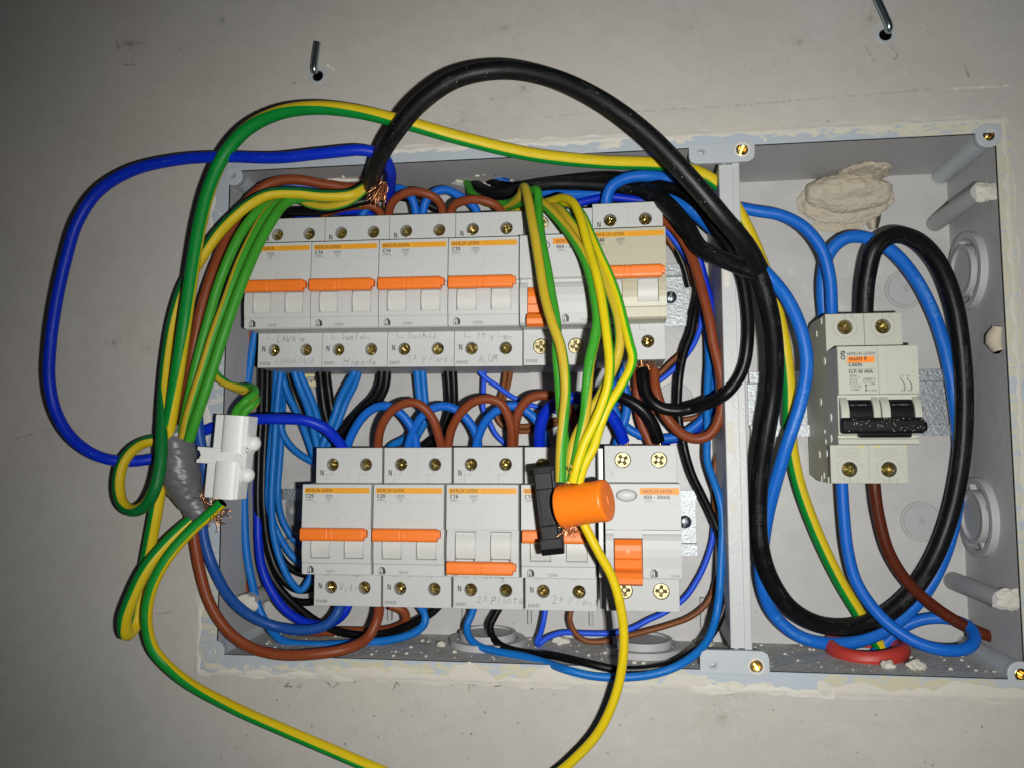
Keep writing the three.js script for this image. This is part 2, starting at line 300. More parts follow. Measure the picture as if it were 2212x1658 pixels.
  border('plaster_seam', 225, BOX.ob, 290, BOX.ob, 0, 1, 11.7, M.plasterWhite, 3, 1.2);
  border('plaster_seam', 282, BOX.ob, BOX.or - 1, BOX.ob, 0, 1, 9.3, M.plaster, 9, 1.3);
}

// ---------------------------------------------------------------- the recessed box
const box = thing('distribution_box', 'grey plastic recessed distribution box with two compartments, open in the wall', 'distribution box');
{
  const B = BOX, w = B.r - B.l, h = B.t - B.b, D = -B.back;
  // dusty inside faces: print of dust and scratches
  const [c, g] = canvas(2048, 1344); g.fillStyle = '#b4b2b0'; g.fillRect(0, 0, 2048, 1344);
  const img = g.getImageData(0, 0, 2048, 1344), d = img.data;
  for (let y = 0; y < 1344; y++) for (let x = 0; x < 2048; x++) { const i = (y * 2048 + x) * 4, a = fbm(x / 120, y / 100, 41, 4) * 12 + (rnd() - 0.5) * 6; d[i] += a; d[i + 1] += a; d[i + 2] += a; }
  g.putImageData(img, 0, 0);
  for (let i = 0; i < 220; i++) { g.globalAlpha = rr(0.08, 0.3); g.strokeStyle = rnd() < 0.4 ? '#e8e8ea' : '#7a7a82'; g.lineWidth = rr(0.5, 1.5); const x = rr(0, 2048), y = rr(0, 1344); g.beginPath(); g.moveTo(x, y); g.lineTo(x + rr(-40, 40), y + rr(-40, 40)); g.stroke(); }
  for (let i = 0; i < 60; i++) { g.globalAlpha = rr(0.05, 0.2); g.fillStyle = '#d9d5ca'; g.beginPath(); g.ellipse(rr(1450, 1900), rr(120, 560), rr(4, 26), rr(2, 12), rr(0, 3), 0, 6.28); g.fill(); }
  for (let i = 0; i < 140; i++) { g.globalAlpha = rr(0.1, 0.4); g.fillStyle = '#8d8474'; g.beginPath(); g.ellipse(rr(0, 2048), 1344 - rr(0, 1) ** 2 * 140, rr(1, 7), rr(1, 4), rr(0, 3), 0, 6.28); g.fill(); }
  g.globalAlpha = 1;
  const backMat = std({ color: 0xffffff, map: canvasMap(c), roughness: 0.42, bumpMap: rep(lumpTex, 1), bumpScale: 0.00008 }); backMat.bumpMap.repeat.set(w / 60, h / 60);
  const back = slab(w + 4, h + 4, 2, 0); { const uv = back.attributes.uv, p = back.attributes.position; for (let i = 0; i < uv.count; i++) uv.setXY(i, p.getX(i) / (w + 4) + 0.5, p.getY(i) / (h + 4) + 0.5); }
  mesh('back_panel', at(back, (B.l + B.r) / 2, (B.t + B.b) / 2, B.back), backMat, box);
  // side panels: shapes drawn in (x, z) or (y, z)
  const flat = (shape, place) => { const q = extrude(shape, 2, 0, 28); return q.applyMatrix4(place); };
  const topShape = polyShape([[B.l - 2, B.back], [B.r + 2, B.back], [B.r + 2, -0.3], [B.l - 2, -0.3]]);
  const holeAt = (s, x, z, rx, rz, rag) => { const p = new THREE.Path(), n = 40; for (let i = 0; i < n; i++) { const a = -i / n * Math.PI * 2, q = 1 + rag * fbm(Math.cos(a) * 4 + x, Math.sin(a) * 4, 3) * 1.6; i ? p.lineTo(x + Math.cos(a) * rx * q, z + Math.sin(a) * rz * q) : p.moveTo(x + Math.cos(a) * rx * q, z + Math.sin(a) * rz * q); } p.closePath(); s.holes.push(p); };
  holeAt(topShape, 119, -36, 17, 11, 0.25);
  holeAt(topShape, 44, -24, 13, 7, 0.3);
  const dirtyMat = M.boxGrey;
  mesh('top_panel', flat(topShape, new THREE.Matrix4().set(1, 0, 0, 0, 0, 0, -1, B.t, 0, 1, 0, 0, 0, 0, 0, 1)), dirtyMat, box);
  const floorShape = polyShape([[B.l - 2, 0.3], [B.r + 2, 0.3], [B.r + 2, -B.back], [B.l - 2, -B.back]]);   // drawn in (x, -z)
  holeAt(floorShape, 316, 39, 15, 13, 0);
  // dust and grit on the floor panel as colour patches
  const [c2, g2] = canvas(2048, 300); g2.fillStyle = '#b4b6b4'; g2.fillRect(0, 0, 2048, 300);
  for (let i = 0; i < 2600; i++) { const y = Math.pow(rnd(), 0.6) * 300; g2.globalAlpha = rr(0.1, 0.5); g2.fillStyle = ['#9a917f', '#a69d8b', '#857d6d', '#cfc8b6'][Math.floor(rnd() * 4)]; g2.beginPath(); g2.ellipse(rr(0, 2048), y, rr(2, 18), rr(1, 7), rr(-0.4, 0.4), 0, 6.28); g2.fill(); }
  g2.globalAlpha = 1;
  const floorMat = std({ color: 0xffffff, map: canvasMap(c2), roughness: 0.7, bumpMap: rep(lumpTex, 1), bumpScale: 0.00015 }); floorMat.bumpMap.repeat.set(w / 20, D / 20);
  const floorGeo = flat(floorShape, new THREE.Matrix4().set(1, 0, 0, 0, 0, 0, 1, B.b, 0, -1, 0, 0, 0, 0, 0, 1));
  { const uv = floorGeo.attributes.uv, p = floorGeo.attributes.position; for (let i = 0; i < p.count; i++) uv.setXY(i, (p.getX(i) - B.l) / w, (p.getZ(i) - B.back) / D); }
  mesh('bottom_panel', floorGeo, floorMat, box);
  const sideShape = () => polyShape([[B.back, B.b], [-0.3, B.b], [-0.3, B.t], [B.back, B.t]]);
  const left = extrude(sideShape(), 2, 0).applyMatrix4(new THREE.Matrix4().set(0, 0, -1, B.l - 2, 0, 1, 0, 0, 1, 0, 0, 0, 0, 0, 0, 1));
  const right = extrude(sideShape(), 2, 0).applyMatrix4(new THREE.Matrix4().set(0, 0, -1, B.r, 0, 1, 0, 0, 1, 0, 0, 0, 0, 0, 0, 1));
  mesh('side_panel', left, dirtyMat, box); mesh('side_panel', right, dirtyMat, box);
  // rim, with paint and filler left on it
  const rw = B.or - B.ol, rh = B.ot - B.ob, [c3, g3] = canvas(2048, 1376), k = 2048 / rw; g3.fillStyle = '#a9b1b9'; g3.fillRect(0, 0, 2048, 1376);
  const blot = (x, y, rx, ry, n, col) => { g3.fillStyle = col; for (let i = 0; i < n; i++) { g3.globalAlpha = rr(0.5, 1); g3.beginPath(); g3.ellipse((x + rr(-rx, rx) - B.ol) * k, (B.ot - y - rr(-ry, ry)) * k, rr(2, 22), rr(1.5, 7), rr(-0.3, 0.3), 0, 6.28); g3.fill(); } };
  blot(300, 70, 40, 3, 60, '#c9c5b4'); blot(350, 68, 20, 3, 60, '#c5c1ad'); blot(220, 71, 12, 2, 30, '#cfcabd'); blot(190, 70.5, 5, 2.5, 24, '#cbc6b8'); blot(100, 71.5, 60, 1.2, 60, '#d2cec6');
  blot(376, 10, 4, 62, 420, '#bdb9a4'); blot(376, -120, 4, 60, 240, '#bcb8a3'); blot(-20, -60, 4, 110, 90, '#cac5bb'); blot(-18, -170, 5, 24, 60, '#c2beac');
  blot(130, -193.5, 90, 3.4, 260, '#bdb79c'); blot(60, -195, 40, 2, 60, '#c6c0a8'); blot(330, -193.5, 44, 3.4, 180, '#bab49a'); blot(245, -196, 16, 1.5, 30, '#cbc5b4'); blot(0, -196, 20, 1.5, 20, '#c9c4b4');
  g3.globalAlpha = 1;
  const rim = new THREE.Shape(); rim.moveTo(B.ol, B.ob); rim.lineTo(B.or, B.ob); rim.lineTo(B.or, B.ot); rim.lineTo(B.ol, B.ot); rim.closePath();
  const rimHole = new THREE.Path(); rimHole.moveTo(B.l, B.b); rimHole.lineTo(B.l, B.t); rimHole.lineTo(B.r, B.t); rimHole.lineTo(B.r, B.b); rimHole.closePath(); rim.holes.push(rimHole);
  const rimGeo = at(extrude(rim, 2.2, 0.25), 0, 0, 0.5); { const uv = rimGeo.attributes.uv, p = rimGeo.attributes.position; for (let i = 0; i < uv.count; i++) uv.setXY(i, (p.getX(i) - B.ol) / rw, (p.getY(i) - B.ob) / rh); }
  mesh('rim', rimGeo, std({ color: 0xffffff, map: canvasMap(c3), roughness: 0.55, bumpMap: rep(lumpTex, 1), bumpScale: 0.0002 }), box);

  // lugs for the cover screws: corner ears with a post behind each
  const ear = (x, y, r, hr, brass, sx, sy) => {
    const s = new THREE.Shape(); s.absarc(0, 0, r, 0, Math.PI * 2); const hp = new THREE.Path(); hp.absarc(0, 0, hr, 0, Math.PI * 2, true); s.holes.push(hp);
    const e = mesh('corner_lug', [at(extrude(s, 3, 0.35, 20), x, y, 0.8), at(cyl(r * 0.8, r * 0.9, 52, 20, true), x, y, -29.5)], M.lug, box);
    mesh('screw_socket', [at(ring(hr - 0.1, hr * 0.6, 7), x, y, 0.3), at(cyl(hr * 0.62, hr * 0.62, 0.6, 16), x, y, -5)], brass ? M.brass : M.lug, e);
  };
  ear(-11.8, 62.6, 5.2, 1.7, false); ear(-15.6, -187.2, 5.6, 1.8, false); ear(369.6, 64.4, 6, 2.7, true); ear(371, -186.6, 6, 2.8, true);
  // two-screw plates where the partition meets the rim
  for (const [yc, s] of [[64.8, 1], [-187.0, -1]]) {
    const sh = polyShape(s > 0 ? [[-16, 2.2], [-16, -4], [-15.2, -6.4], [-13, -7.6], [13, -7.6], [15.2, -6.4], [16, -4], [16, 2.2]] : [[-16, -3.4], [16, -3.4], [16, 4], [15.2, 6.4], [13, 7.6], [-13, 7.6], [-15.2, 6.4], [-16, 4]]), p1 = new THREE.Path(); p1.absarc(-9.9, -1.6 * s * (s > 0 ? 1 : 0) - (s > 0 ? 0 : -0.6), 1.9, 0, Math.PI * 2, true); const p2 = new THREE.Path(); p2.absarc(9.9, -1.6 * (s > 0 ? 1 : 0) + (s > 0 ? 0 : 0.6), 2.9, 0, Math.PI * 2, true); sh.holes.push(p1, p2);
    const e = mesh('partition_plate', at(extrude(sh, 3, 0.25), 244.9, yc, 0.75), M.lug, box), yh = s > 0 ? yc - 1.6 : yc + 0.6;
    mesh('screw_socket', [at(ring(2.85, 2.0, 7), 254.8, yh, 0.4), at(cyl(2.05, 2.05, 0.6, 16), 254.8, yh, -5.6)], M.brass, e);
    mesh('screw_socket', [at(ring(1.85, 1.2, 5), 235, yh, 0.2), at(cyl(1.25, 1.25, 0.6, 16), 235, yh, -3.4)], M.lug, e);
    mesh('ring_collar', [at(ring(3.9, 2.95, 0.5), 254.8, yh, 1.05)], M.plasterWhite, e);
  }
  // round posts standing on the back panel
  for (const [x, y, r, len, painted] of [[365.5, 37.8, 4.2, 54, true], [366, -154, 4.4, 54, true], [-9, 36, 4, 44, false], [-9, -166, 4.4, 44, true]]) {
    const p = mesh('post', at(cyl(r * 1.08, r, len, 22), x, y, B.back + len / 2), M.boxGrey, box);
    if (painted) { const s = new THREE.SphereGeometry(r * 1.12, 36, 24); const q = s.attributes.position; for (let i = 0; i < q.count; i++) { const v = V().fromBufferAttribute(q, i), f = 1 + 0.7 * fbm(v.x * 0.32 + x, v.y * 0.32, v.z * 0.32); q.setXYZ(i, v.x * f * 1.3 + 2, v.y * f, v.z * f * 0.4); } s.computeVertexNormals(); mesh('plaster_dab', at(s, x + 1, y, B.back + len - 0.6), M.plaster, p); }
  }
  // knock-outs: round pressed discs on the back, the right side and the bottom
  for (const [x, y, r] of [[348.5, 1.8, 10.6], [351.5, -123.2, 10.6], [224, -57.6, 10], [2, -120, 11], [10, -45, 11], [75, -62, 10], [100, 52, 9]]) {
    const q = mesh('knockout', [at(ring(r, r - 0.9, 1.8), x, y, B.back + 1.3), at(cyl(r - 1.6, r - 1.8, 0.7, 36), x, y, B.back + 0.35)], M.boxGrey, box);
    mesh('centre_pip', [at(ring(2.1, 1.3, 1.4), x + 0.4, y + 0.3, B.back + 1.5), at(slab(1.4, 1.4, 1.4, 0.1), x + 0.4, y + 0.3, B.back + 1.9)], M.boxGrey, q);
    if (r > 10.4) mesh('mould_mark', at(ring(2.4, 2.0, 0.6), x - 0.5, y + 5.6, B.back + 1.0), M.boxGrey, q);
  }
  const onRight = new THREE.Matrix4().makeRotationY(-Math.PI / 2), onFloor = new THREE.Matrix4().makeRotationX(-Math.PI / 2);
  for (const [y, z] of [[6, -34], [-119, -36]]) {
    const q = mesh('knockout', ring(20, 16.6, 4).applyMatrix4(onRight).translate(B.r - 3.4, y, z), M.boxGrey, box);
    mesh('inner_disc', [ring(13.6, 11.4, 6).applyMatrix4(onRight).translate(B.r - 5, y, z), cyl(12, 12, 3, 36).applyMatrix4(onRight).translate(B.r - 2, y, z)], M.boxGrey, q);
    for (const a of [0.3, 1.9, 3.5, 5.1]) mesh('bridge', slab(2.4, 7.5, 3, 0.2).rotateZ(a).translate(-Math.sin(a) * 15.5, Math.cos(a) * 15.5, 0).applyMatrix4(onRight).translate(B.r - 3, y, z), M.boxGrey, q);
  }
  for (const [x, z] of [[120.5, -39], [203, -33.5]]) {
    const q = mesh('knockout', ring(20.5, 16.5, 4).applyMatrix4(onFloor).translate(x, B.b + 3.2, z), M.boxGrey, box);
    mesh('inner_disc', [ring(15.4, 13.2, 8).applyMatrix4(onFloor).translate(x, B.b + 6.6, z), cyl(13.6, 13.6, 4, 36).applyMatrix4(onFloor).translate(x, B.b + 3.4, z)], M.boxGrey, q);
    for (const a of [0.05, 1.62, 3.2, 4.75]) mesh('bridge', slab(3.4, 7, 3, 0.3).rotateZ(a).translate(-Math.sin(a) * 17, Math.cos(a) * 17, 0).applyMatrix4(onFloor).translate(x, B.b + 2.6, z), M.boxGrey, q);
  }
  // upright ribs low on the back panel and a screw pillar
  for (const x of [62, 105, 142, 176, 236]) mesh('rib', at(slab(2, 16, 5, 0.3), x, B.b + 16, B.back + 5), M.boxGrey, box);
  for (const x of [72, 157]) { const q = mesh('screw_pillar', [at(cyl(5, 4.2, 8, 20), x, B.b + 22, B.back + 4), at(slab(1.6, 10, 5, 0.2), x, B.b + 28, B.back + 5)], M.boxGrey, box); mesh('slot', at(slab(2, 2.6, 0.5, 0.1), x, B.b + 22, B.back + 8.3), M.lug, q); }
  // broken-out holes in the top panel show the plaster behind
  for (const [x, z, rx, rz] of [[119, -36, 20, 14], [44, -24, 16, 10]]) {
    const s = new THREE.SphereGeometry(1, 26, 16, 0, Math.PI * 2, 0, Math.PI * 0.62), q = s.attributes.position;
    for (let i = 0; i < q.count; i++) { const v = V().fromBufferAttribute(q, i), f = 1 + 0.3 * fbm(v.x * 2 + x, v.y * 2, v.z * 2); q.setXYZ(i, v.x * rx * f, (v.y + 0.3) * 14 * f + 0.5, v.z * rz * f); }
    s.computeVertexNormals(); mesh('plaster_pocket', at(s, x, B.t + 2.4, z), M.plasterWhite, box);
  }
  for (let i = 0; i < 12; i++) { const a = rr(0, 6.28), q = new THREE.IcosahedronGeometry(rr(0.5, 1.9), 0).scale(rr(0.8, 2.2), 0.6, rr(0.5, 1.2)); mesh('broken_edge', at(q, 119 + Math.cos(a) * 17.4, B.t - rr(-0.4, 0.6), -36 + Math.sin(a) * 11.4), i % 3 ? M.boxGrey : M.plasterWhite, box); }
  for (let i = 0; i < 9; i++) { const a = rr(0, 6.28), q = new THREE.IcosahedronGeometry(rr(0.5, 1.8), 0).scale(rr(0.8, 2.2), 0.6, 1); mesh('broken_edge', at(q, 44 + Math.cos(a) * 13.4, B.t - rr(-0.4, 0.6), -24 + Math.sin(a) * 7.4), M.plasterWhite, box); }

  // the lump of plaster that closes the hole at the top of the right compartment
  const blob = (rx, ry, rz, ph, bowl, rough) => {
    const q = new THREE.SphereGeometry(1, 150, 96), lp = q.attributes.position;
    for (let i = 0; i < lp.count; i++) {
      const v = V().fromBufferAttribute(lp, i), n = fbm(v.x * 1.7 + ph, v.y * 1.2, v.z * 1.4, 2), n2 = fbm(v.x * 5 + ph, v.y * 3 + 4, v.z * 4, 2), f = 1 + rough * 0.8 * n + rough * 0.16 * n2;
      const dip = bowl * Math.exp(-((v.x - 0.1) ** 2 / 0.42 + (v.y + 0.5) ** 2 / 0.1)) * Math.max(0, v.z);
      const n3 = fbm(v.x * rx * 0.55 + ph, v.y * ry * 0.55, v.z * rz * 0.5, 3) * 0.9;
      lp.setXYZ(i, v.x * (rx * f + n3), v.y * (ry * f + n3), v.z * (rz * (f - dip) + n3) + 0.5 * n2);
    }
    q.computeVertexNormals(); return q;
  };
  const lumpMesh = mesh('plaster_lump', [at(blob(25, 13.5, 6, 3, 0, 0.26), 319.5, 52, B.back + 1), at(blob(22.5, 11, 14, 8.2, 0.42, 0.2), 318.5, 55, B.back + 4), at(blob(13, 3.2, 13, 15.7, 0, 0.5), 327, 64.6, B.back + 12), at(blob(15, 5, 2, 21.7, 0, 0.5), 316, 40, B.back)], M.fill, box);
  const drip = (pts, r, fl) => mesh('plaster_drip', tube(pts.map((p) => pix(...p)), r, { radii: (u) => r * (0.75 + 0.5 * fbm(u * 6, r, 2.2) + 0.25 * Math.sin(Math.PI * u)), flat: fl, seg: 18 }), M.fill, lumpMesh);
  drip([[1880, 440, -55.8], [1884, 465, -56.2], [1888, 494, -56.4]], 4.2, 0.22);
  drip([[1800, 446, -55.8], [1788, 460, -56.2], [1780, 476, -56.4]], 2.2, 0.2);
  drip([[1850, 338, -44], [1905, 325, -36], [1950, 312, -30]], 2.6, 0.5);
  drip([[1800, 338, -46], [1840, 318, -38], [1880, 305, -30]], 3.2, 0.5);
  drip([[2160, 760, -6], [2150, 735, -8], [2158, 705, -6]], 4, 0.7);
}
// the removable upright partition between the two compartments
{
  const o = thing('partition_strip', 'light grey upright partition strip between the two box compartments', 'partition', [248.7, -61, 0]);
  mesh('channel', [at(slab(10, 236, 3, 0.4), 0, 0, -2), at(slab(2, 236, 50, 0.2), -4, 0, -4.8), at(slab(2, 236, 50, 0.2), 4, 0, -4.8)], M.divider, o);
  mesh('ridge', at(slab(3.2, 236.4, 0.9, 0.2), 3, 0, -1.3), M.divider, o);
  for (const s of [-1, 1]) { mesh('tab', at(slab(3.6, 10, 3, 0.3), 3.2, s * 121, -2.4), M.divider, o); mesh('tab', at(slab(2, 6, 3, 0.3), -1.8, s * 120, -6), M.divider, o); }
  for (const [y, w2, h2] of [[62, 3, 12], [-18, 3.4, 16], [-52, 2, 6]]) { const g = slab(w2, h2, 0.25, 0.08, 1); mesh('filler_smear', at(g, -2.4, y, -1.85), M.plasterWhite, o); }
}
// ---------------------------------------------------------------- mounting rails
function rail(label, x0, x1, yc, screws) {
  const o = thing('mounting_rail', label, 'rail', [x0, yc, BOX.back], 0, null), L = x1 - x0, t = 1.1;
  const prof = [[0, -12.5], [0, 12.5], [7.5 - t, 12.5], [7.5 - t, 17.5], [7.5, 17.5], [7.5, 12.5 - t], [t, 12.5 - t], [t, -12.5 + t], [7.5, -12.5 + t], [7.5, -17.5], [7.5 - t, -17.5], [7.5 - t, -12.5]];
  mesh('profile', alongX(prof, 0, L, 0.12), M.zinc, o);
  for (const x of screws) {
    const s = mesh('fixing_screw', at(new THREE.SphereGeometry(3.6, 20, 10, 0, Math.PI * 2, 0, Math.PI / 2).rotateX(Math.PI / 2).scale(1, 1, 0.5), x - x0, 0, t + 0.1), M.hook, o);
    mesh('slot', at(slab(0.9, 5.4, 0.6, 0.05).rotateZ(-0.25), x - x0, 0, t + 2.1), M.plug, s);
  }
}
rail('galvanised mounting rail behind the upper row of breakers', -4, 233.2, 0.6, [222.5]);
rail('galvanised mounting rail behind the lower row of breakers', -2.2, 234, -124.4, [8, 228]);
rail('galvanised mounting rail behind the single breaker with black levers', 263.5, 367.6, -60.4, []);

// ---------------------------------------------------------------- breakers
const PX = 14;                                                        // texture pixels per mm of print
function printed(w, h, base, draw) {                                  // a print of w x h mm; draw() works in mm from the top left corner
  const [c, g] = canvas(Math.round(w * PX), Math.round(h * PX));
  g.scale(PX, PX); g.fillStyle = base; g.fillRect(0, 0, w, h);
  for (let i = 0; i < w * h * 0.8; i++) { g.globalAlpha = rr(0.02, 0.07); g.fillStyle = rnd() < 0.6 ? '#000' : '#fff'; g.fillRect(rr(0, w), rr(0, h), rr(0.05, 0.9), rr(0.05, 0.25)); }
  for (let i = 0; i < 9; i++) { g.globalAlpha = rr(0.06, 0.24); g.strokeStyle = rnd() < 0.5 ? '#555' : '#fff'; g.lineWidth = rr(0.05, 0.12); const x = rr(0, w), y = rr(0, h); g.beginPath(); g.moveTo(x, y); g.quadraticCurveTo(x + rr(-2, 2), y + rr(-2, 2), x + rr(-4, 4), y + rr(-4, 4)); g.stroke(); }
  g.globalAlpha = 1; g.fillStyle = '#222'; g.textBaseline = 'alphabetic';
  draw(g);
  return canvasMap(c);
}
const text = (g, s, x, y, size, o = {}) => { g.save(); g.fillStyle = o.color || '#2b2b2b'; g.globalAlpha = o.alpha ?? 1; g.translate(x, y); g.rotate(o.turn || 0); if (o.squeeze) g.scale(o.squeeze, 1); g.font = `${o.italic ? 'italic ' : ''}${o.bold ? 'bold ' : ''}${size}px ${o.face || 'sans-serif'}`; g.fillText(s, 0, 0); g.restore(); };
// pencil: single strokes on a 0..1 wide, 0..1 high letter box (y down), drawn shaky
const PEN = { A: [[0, 1, .5, 0, 1, 1], [.2, .6, .8, .6]], L: [[.1, 0, .05, 1, .9, .95]], V: [[0, 0, .45, 1, 1, 0]], J: [[.8, 0, .7, .9, .2, 1, 0, .8]], I: [[.5, 0, .45, 1]], H: [[.1, 0, 0, 1], [.9, 0, .8, 1], [.1, .55, .85, .45]], O: [[.5, 0, .1, .3, .1, .8, .5, 1, .9, .7, .9, .2, .5, 0]], R: [[.1, 1, .15, 0, .8, .1, .75, .45, .15, .55, .9, 1]], N: [[0, 1, .1, 0, .85, 1, .95, 0]], S: [[.9, .1, .4, 0, .1, .25, .8, .6, .7, .95, .1, .95]], P: [[.1, 1.1, .15, 0, .8, .1, .8, .45, .15, .6]], M: [[0, 1, .15, 0, .5, .6, .85, 0, 1, 1]], U: [[.05, 0, .1, .8, .5, 1, .9, .75, .95, 0]], Y: [[0, 0, .45, .5], [1, 0, .3, 1.1]], E: [[.9, 0, .15, .05, .1, 1, .9, .95], [.1, .5, .7, .45]], G: [[.9, .15, .4, 0, .05, .5, .4, 1, .9, .8, .85, .55, .5, .55]], D: [[.1, 1, .1, 0, .7, .1, .9, .5, .6, .95, .1, 1]],
  a: [[.8, .5, .4, .45, .15, .75, .4, 1, .8, .6, .85, 1]], b: [[.2, 0, .15, 1, .7, .95, .75, .6, .2, .65]], c: [[.8, .55, .4, .45, .15, .75, .4, 1, .85, .9]], d: [[.8, .5, .4, .5, .15, .75, .4, 1, .8, .8, .85, 0, .9, 1]], e: [[.2, .75, .8, .65, .5, .45, .15, .75, .4, 1, .85, .9]], g: [[.8, .5, .3, .5, .2, .8, .7, .85, .8, .5, .75, 1.3, .2, 1.3]], h: [[.15, 0, .1, 1], [.1, .65, .6, .5, .75, 1]], i: [[.45, .5, .4, 1], [.5, .2, .55, .25]], k: [[.15, 0, .1, 1], [.7, .45, .2, .7, .8, 1]], l: [[.5, 0, .4, 1]], m: [[.05, .5, .1, 1], [.1, .65, .35, .5, .45, 1], [.45, .65, .75, .5, .9, 1]], n: [[.1, .5, .1, 1], [.1, .65, .6, .5, .8, 1]], o: [[.5, .5, .15, .75, .45, 1, .85, .75, .5, .5]], r: [[.2, .5, .2, 1], [.2, .65, .7, .5]], t: [[.5, .1, .45, 1, .7, .95], [.15, .45, .85, .4]], u: [[.1, .5, .2, .95, .6, .95, .8, .5, .85, 1]], y: [[.1, .5, .45, .9], [.85, .45, .3, 1.3]],
  1: [[.3, .2, .6, 0, .5, 1]], 2: [[.1, .2, .5, 0, .85, .25, .1, 1, .95, .9]], 'º': [[.5, 0, .2, .15, .45, .35, .75, .2, .5, 0], [.2, .5, .8, .5]] };
function pencil(g, s, x, y, size, alpha) {
  g.save(); g.strokeStyle = '#3f3f44'; g.lineCap = g.lineJoin = 'round';
  for (const ch of s) {
    const w = size * (ch === ' ' ? 0.45 : 0.62) * rr(0.85, 1.15), h = size * rr(0.85, 1.1), dy = rr(-0.12, 0.12) * size, sl = rr(0.05, 0.25);
    for (const st of PEN[ch] || []) { g.globalAlpha = alpha * rr(0.55, 1.2); g.lineWidth = rr(0.16, 0.25); g.beginPath(); for (let i = 0; i < st.length; i += 2) { const px = x + st[i] * w + (1 - st[i + 1]) * sl * h + rr(-0.04, 0.04) * size, py = y + dy - h + st[i + 1] * h + rr(-0.04, 0.04) * size; i ? g.lineTo(px, py) : g.moveTo(px, py); } g.stroke(); }
    x += w * 1.22;
  }
  g.restore();
}
const line = (g, pts, lw = 0.14, col = '#555', alpha = 1) => { g.save(); g.globalAlpha = alpha; g.strokeStyle = col; g.lineWidth = lw; g.beginPath(); pts.forEach(([x, y], i) => (i ? g.lineTo(x, y) : g.moveTo(x, y))); g.stroke(); g.restore(); };
const wave = (g, x, y, s) => { g.save(); g.strokeStyle = '#555'; g.lineWidth = 0.16; g.beginPath(); g.moveTo(x, y); g.bezierCurveTo(x + s * 0.5, y - s, x + s * 0.6, y + s, x + s * 1.3, y); g.stroke(); g.restore(); };
function house(g, x, y) { g.save(); g.translate(x, y - 0.3); g.scale(1.15, 1.15); g.translate(-x, -y); g.fillStyle = '#3a3a3a'; g.strokeStyle = '#3a3a3a'; g.lineWidth = 0.2; g.beginPath(); g.moveTo(x, y + 3.2); g.lineTo(x, y + 1.1); g.lineTo(x + 0.9, y); g.lineTo(x + 1.8, y + 1.1); g.lineTo(x + 1.8, y + 3.2); g.closePath(); g.stroke(); g.fillRect(x + 0.6, y + 2, 0.5, 1.2); g.fillRect(x + 0.7, y + 0.9, 0.4, 0.6); g.beginPath(); g.moveTo(x + 0.9, y); g.lineTo(x + 2, y + 0.1); g.lineTo(x + 2.9, y + 1.2); g.lineTo(x + 2.9, y + 3.1); g.lineTo(x + 1.9, y + 3.3); g.lineTo(x + 1.9, y + 1.1); g.closePath(); g.fill(); g.restore(); }
const printMat = (map, rough = 0.54) => std({ color: 0xffffff, map, roughness: rough, bumpMap: grainTex, bumpScale: 0.00002 });
// a plate in x 0..w, y y0..y0+h whose front carries a print; round holes as [x, y, r]
function plate(w, y0, h, depth, zf, holes = [], bevel = 0.25) {
  const s = new THREE.Shape(); s.moveTo(0, y0); s.lineTo(w, y0); s.lineTo(w, y0 + h); s.lineTo(0, y0 + h); s.closePath();
  for (const [x, y, r] of holes) { const p = new THREE.Path(); p.absarc(x, y, r, 0, Math.PI * 2, true); s.holes.push(p); }
  const g = at(extrude(s, depth, bevel, 24), 0, 0, zf), uv = g.attributes.uv, p = g.attributes.position, n = g.attributes.normal;
  for (let i = 0; i < uv.count; i++) n.getZ(i) > 0.5 ? uv.setXY(i, clamp(p.getX(i) / w, 0.004, 0.996), clamp((p.getY(i) - y0) / h, 0.006, 0.994)) : uv.setXY(i, 0.5, 0.5);
  return g;
}
// screw with a cross recess: head in front of z = 0
function screwParts(r, big) {
  const a = r * 0.19, b = r * (big ? 0.72 : 0.66), s = new THREE.Shape(); s.absarc(0, 0, r, 0, Math.PI * 2);
  const cross = new THREE.Path([[a, a], [a, b], [-a, b], [-a, a], [-b, a], [-b, -a], [-a, -a], [-a, -b], [a, -b], [a, -a], [b, -a], [b, a]].map(([x, y]) => new THREE.Vector2(x, y)).reverse()); cross.closePath(); s.holes.push(cross);
  const head = extrude(s, 1.3, 0.16, 26), p = head.attributes.position;
  if (!big) for (let i = 0; i < p.count; i++) { const q = Math.hypot(p.getX(i), p.getY(i)) / r; if (p.getZ(i) > -0.6) p.setZ(i, p.getZ(i) - 0.55 * q * q); }
  head.computeVertexNormals();
  const cone = new THREE.ConeGeometry(b * 1.05, 1.7, 14, 1, true).rotateX(-Math.PI / 2).translate(0, 0, -1.1);
  return [head, merge([cone, at(cyl(r, r, 0.4, 20), 0, 0, -1.7)])];
}
const SCREW = screwParts(2.95, false), SCREWB = screwParts(3.75, true), SCREWI = screwParts(3.4, false);
function screws(parent, list, [head, recess], mat, zf) {
  for (const [x, y] of list) {
    const a = rr(0, 3), tx = rr(-0.07, 0.07), ty = rr(-0.07, 0.07), turn = (g) => at(g.clone().rotateZ(a).rotateX(tx).rotateY(ty), x, y, zf);
    const s = mesh('screw', turn(head), mat, parent); mesh('cross_recess', turn(recess), mat, s);
  }
}
const FRONT = 8.7, SHOULDER = -9.7;
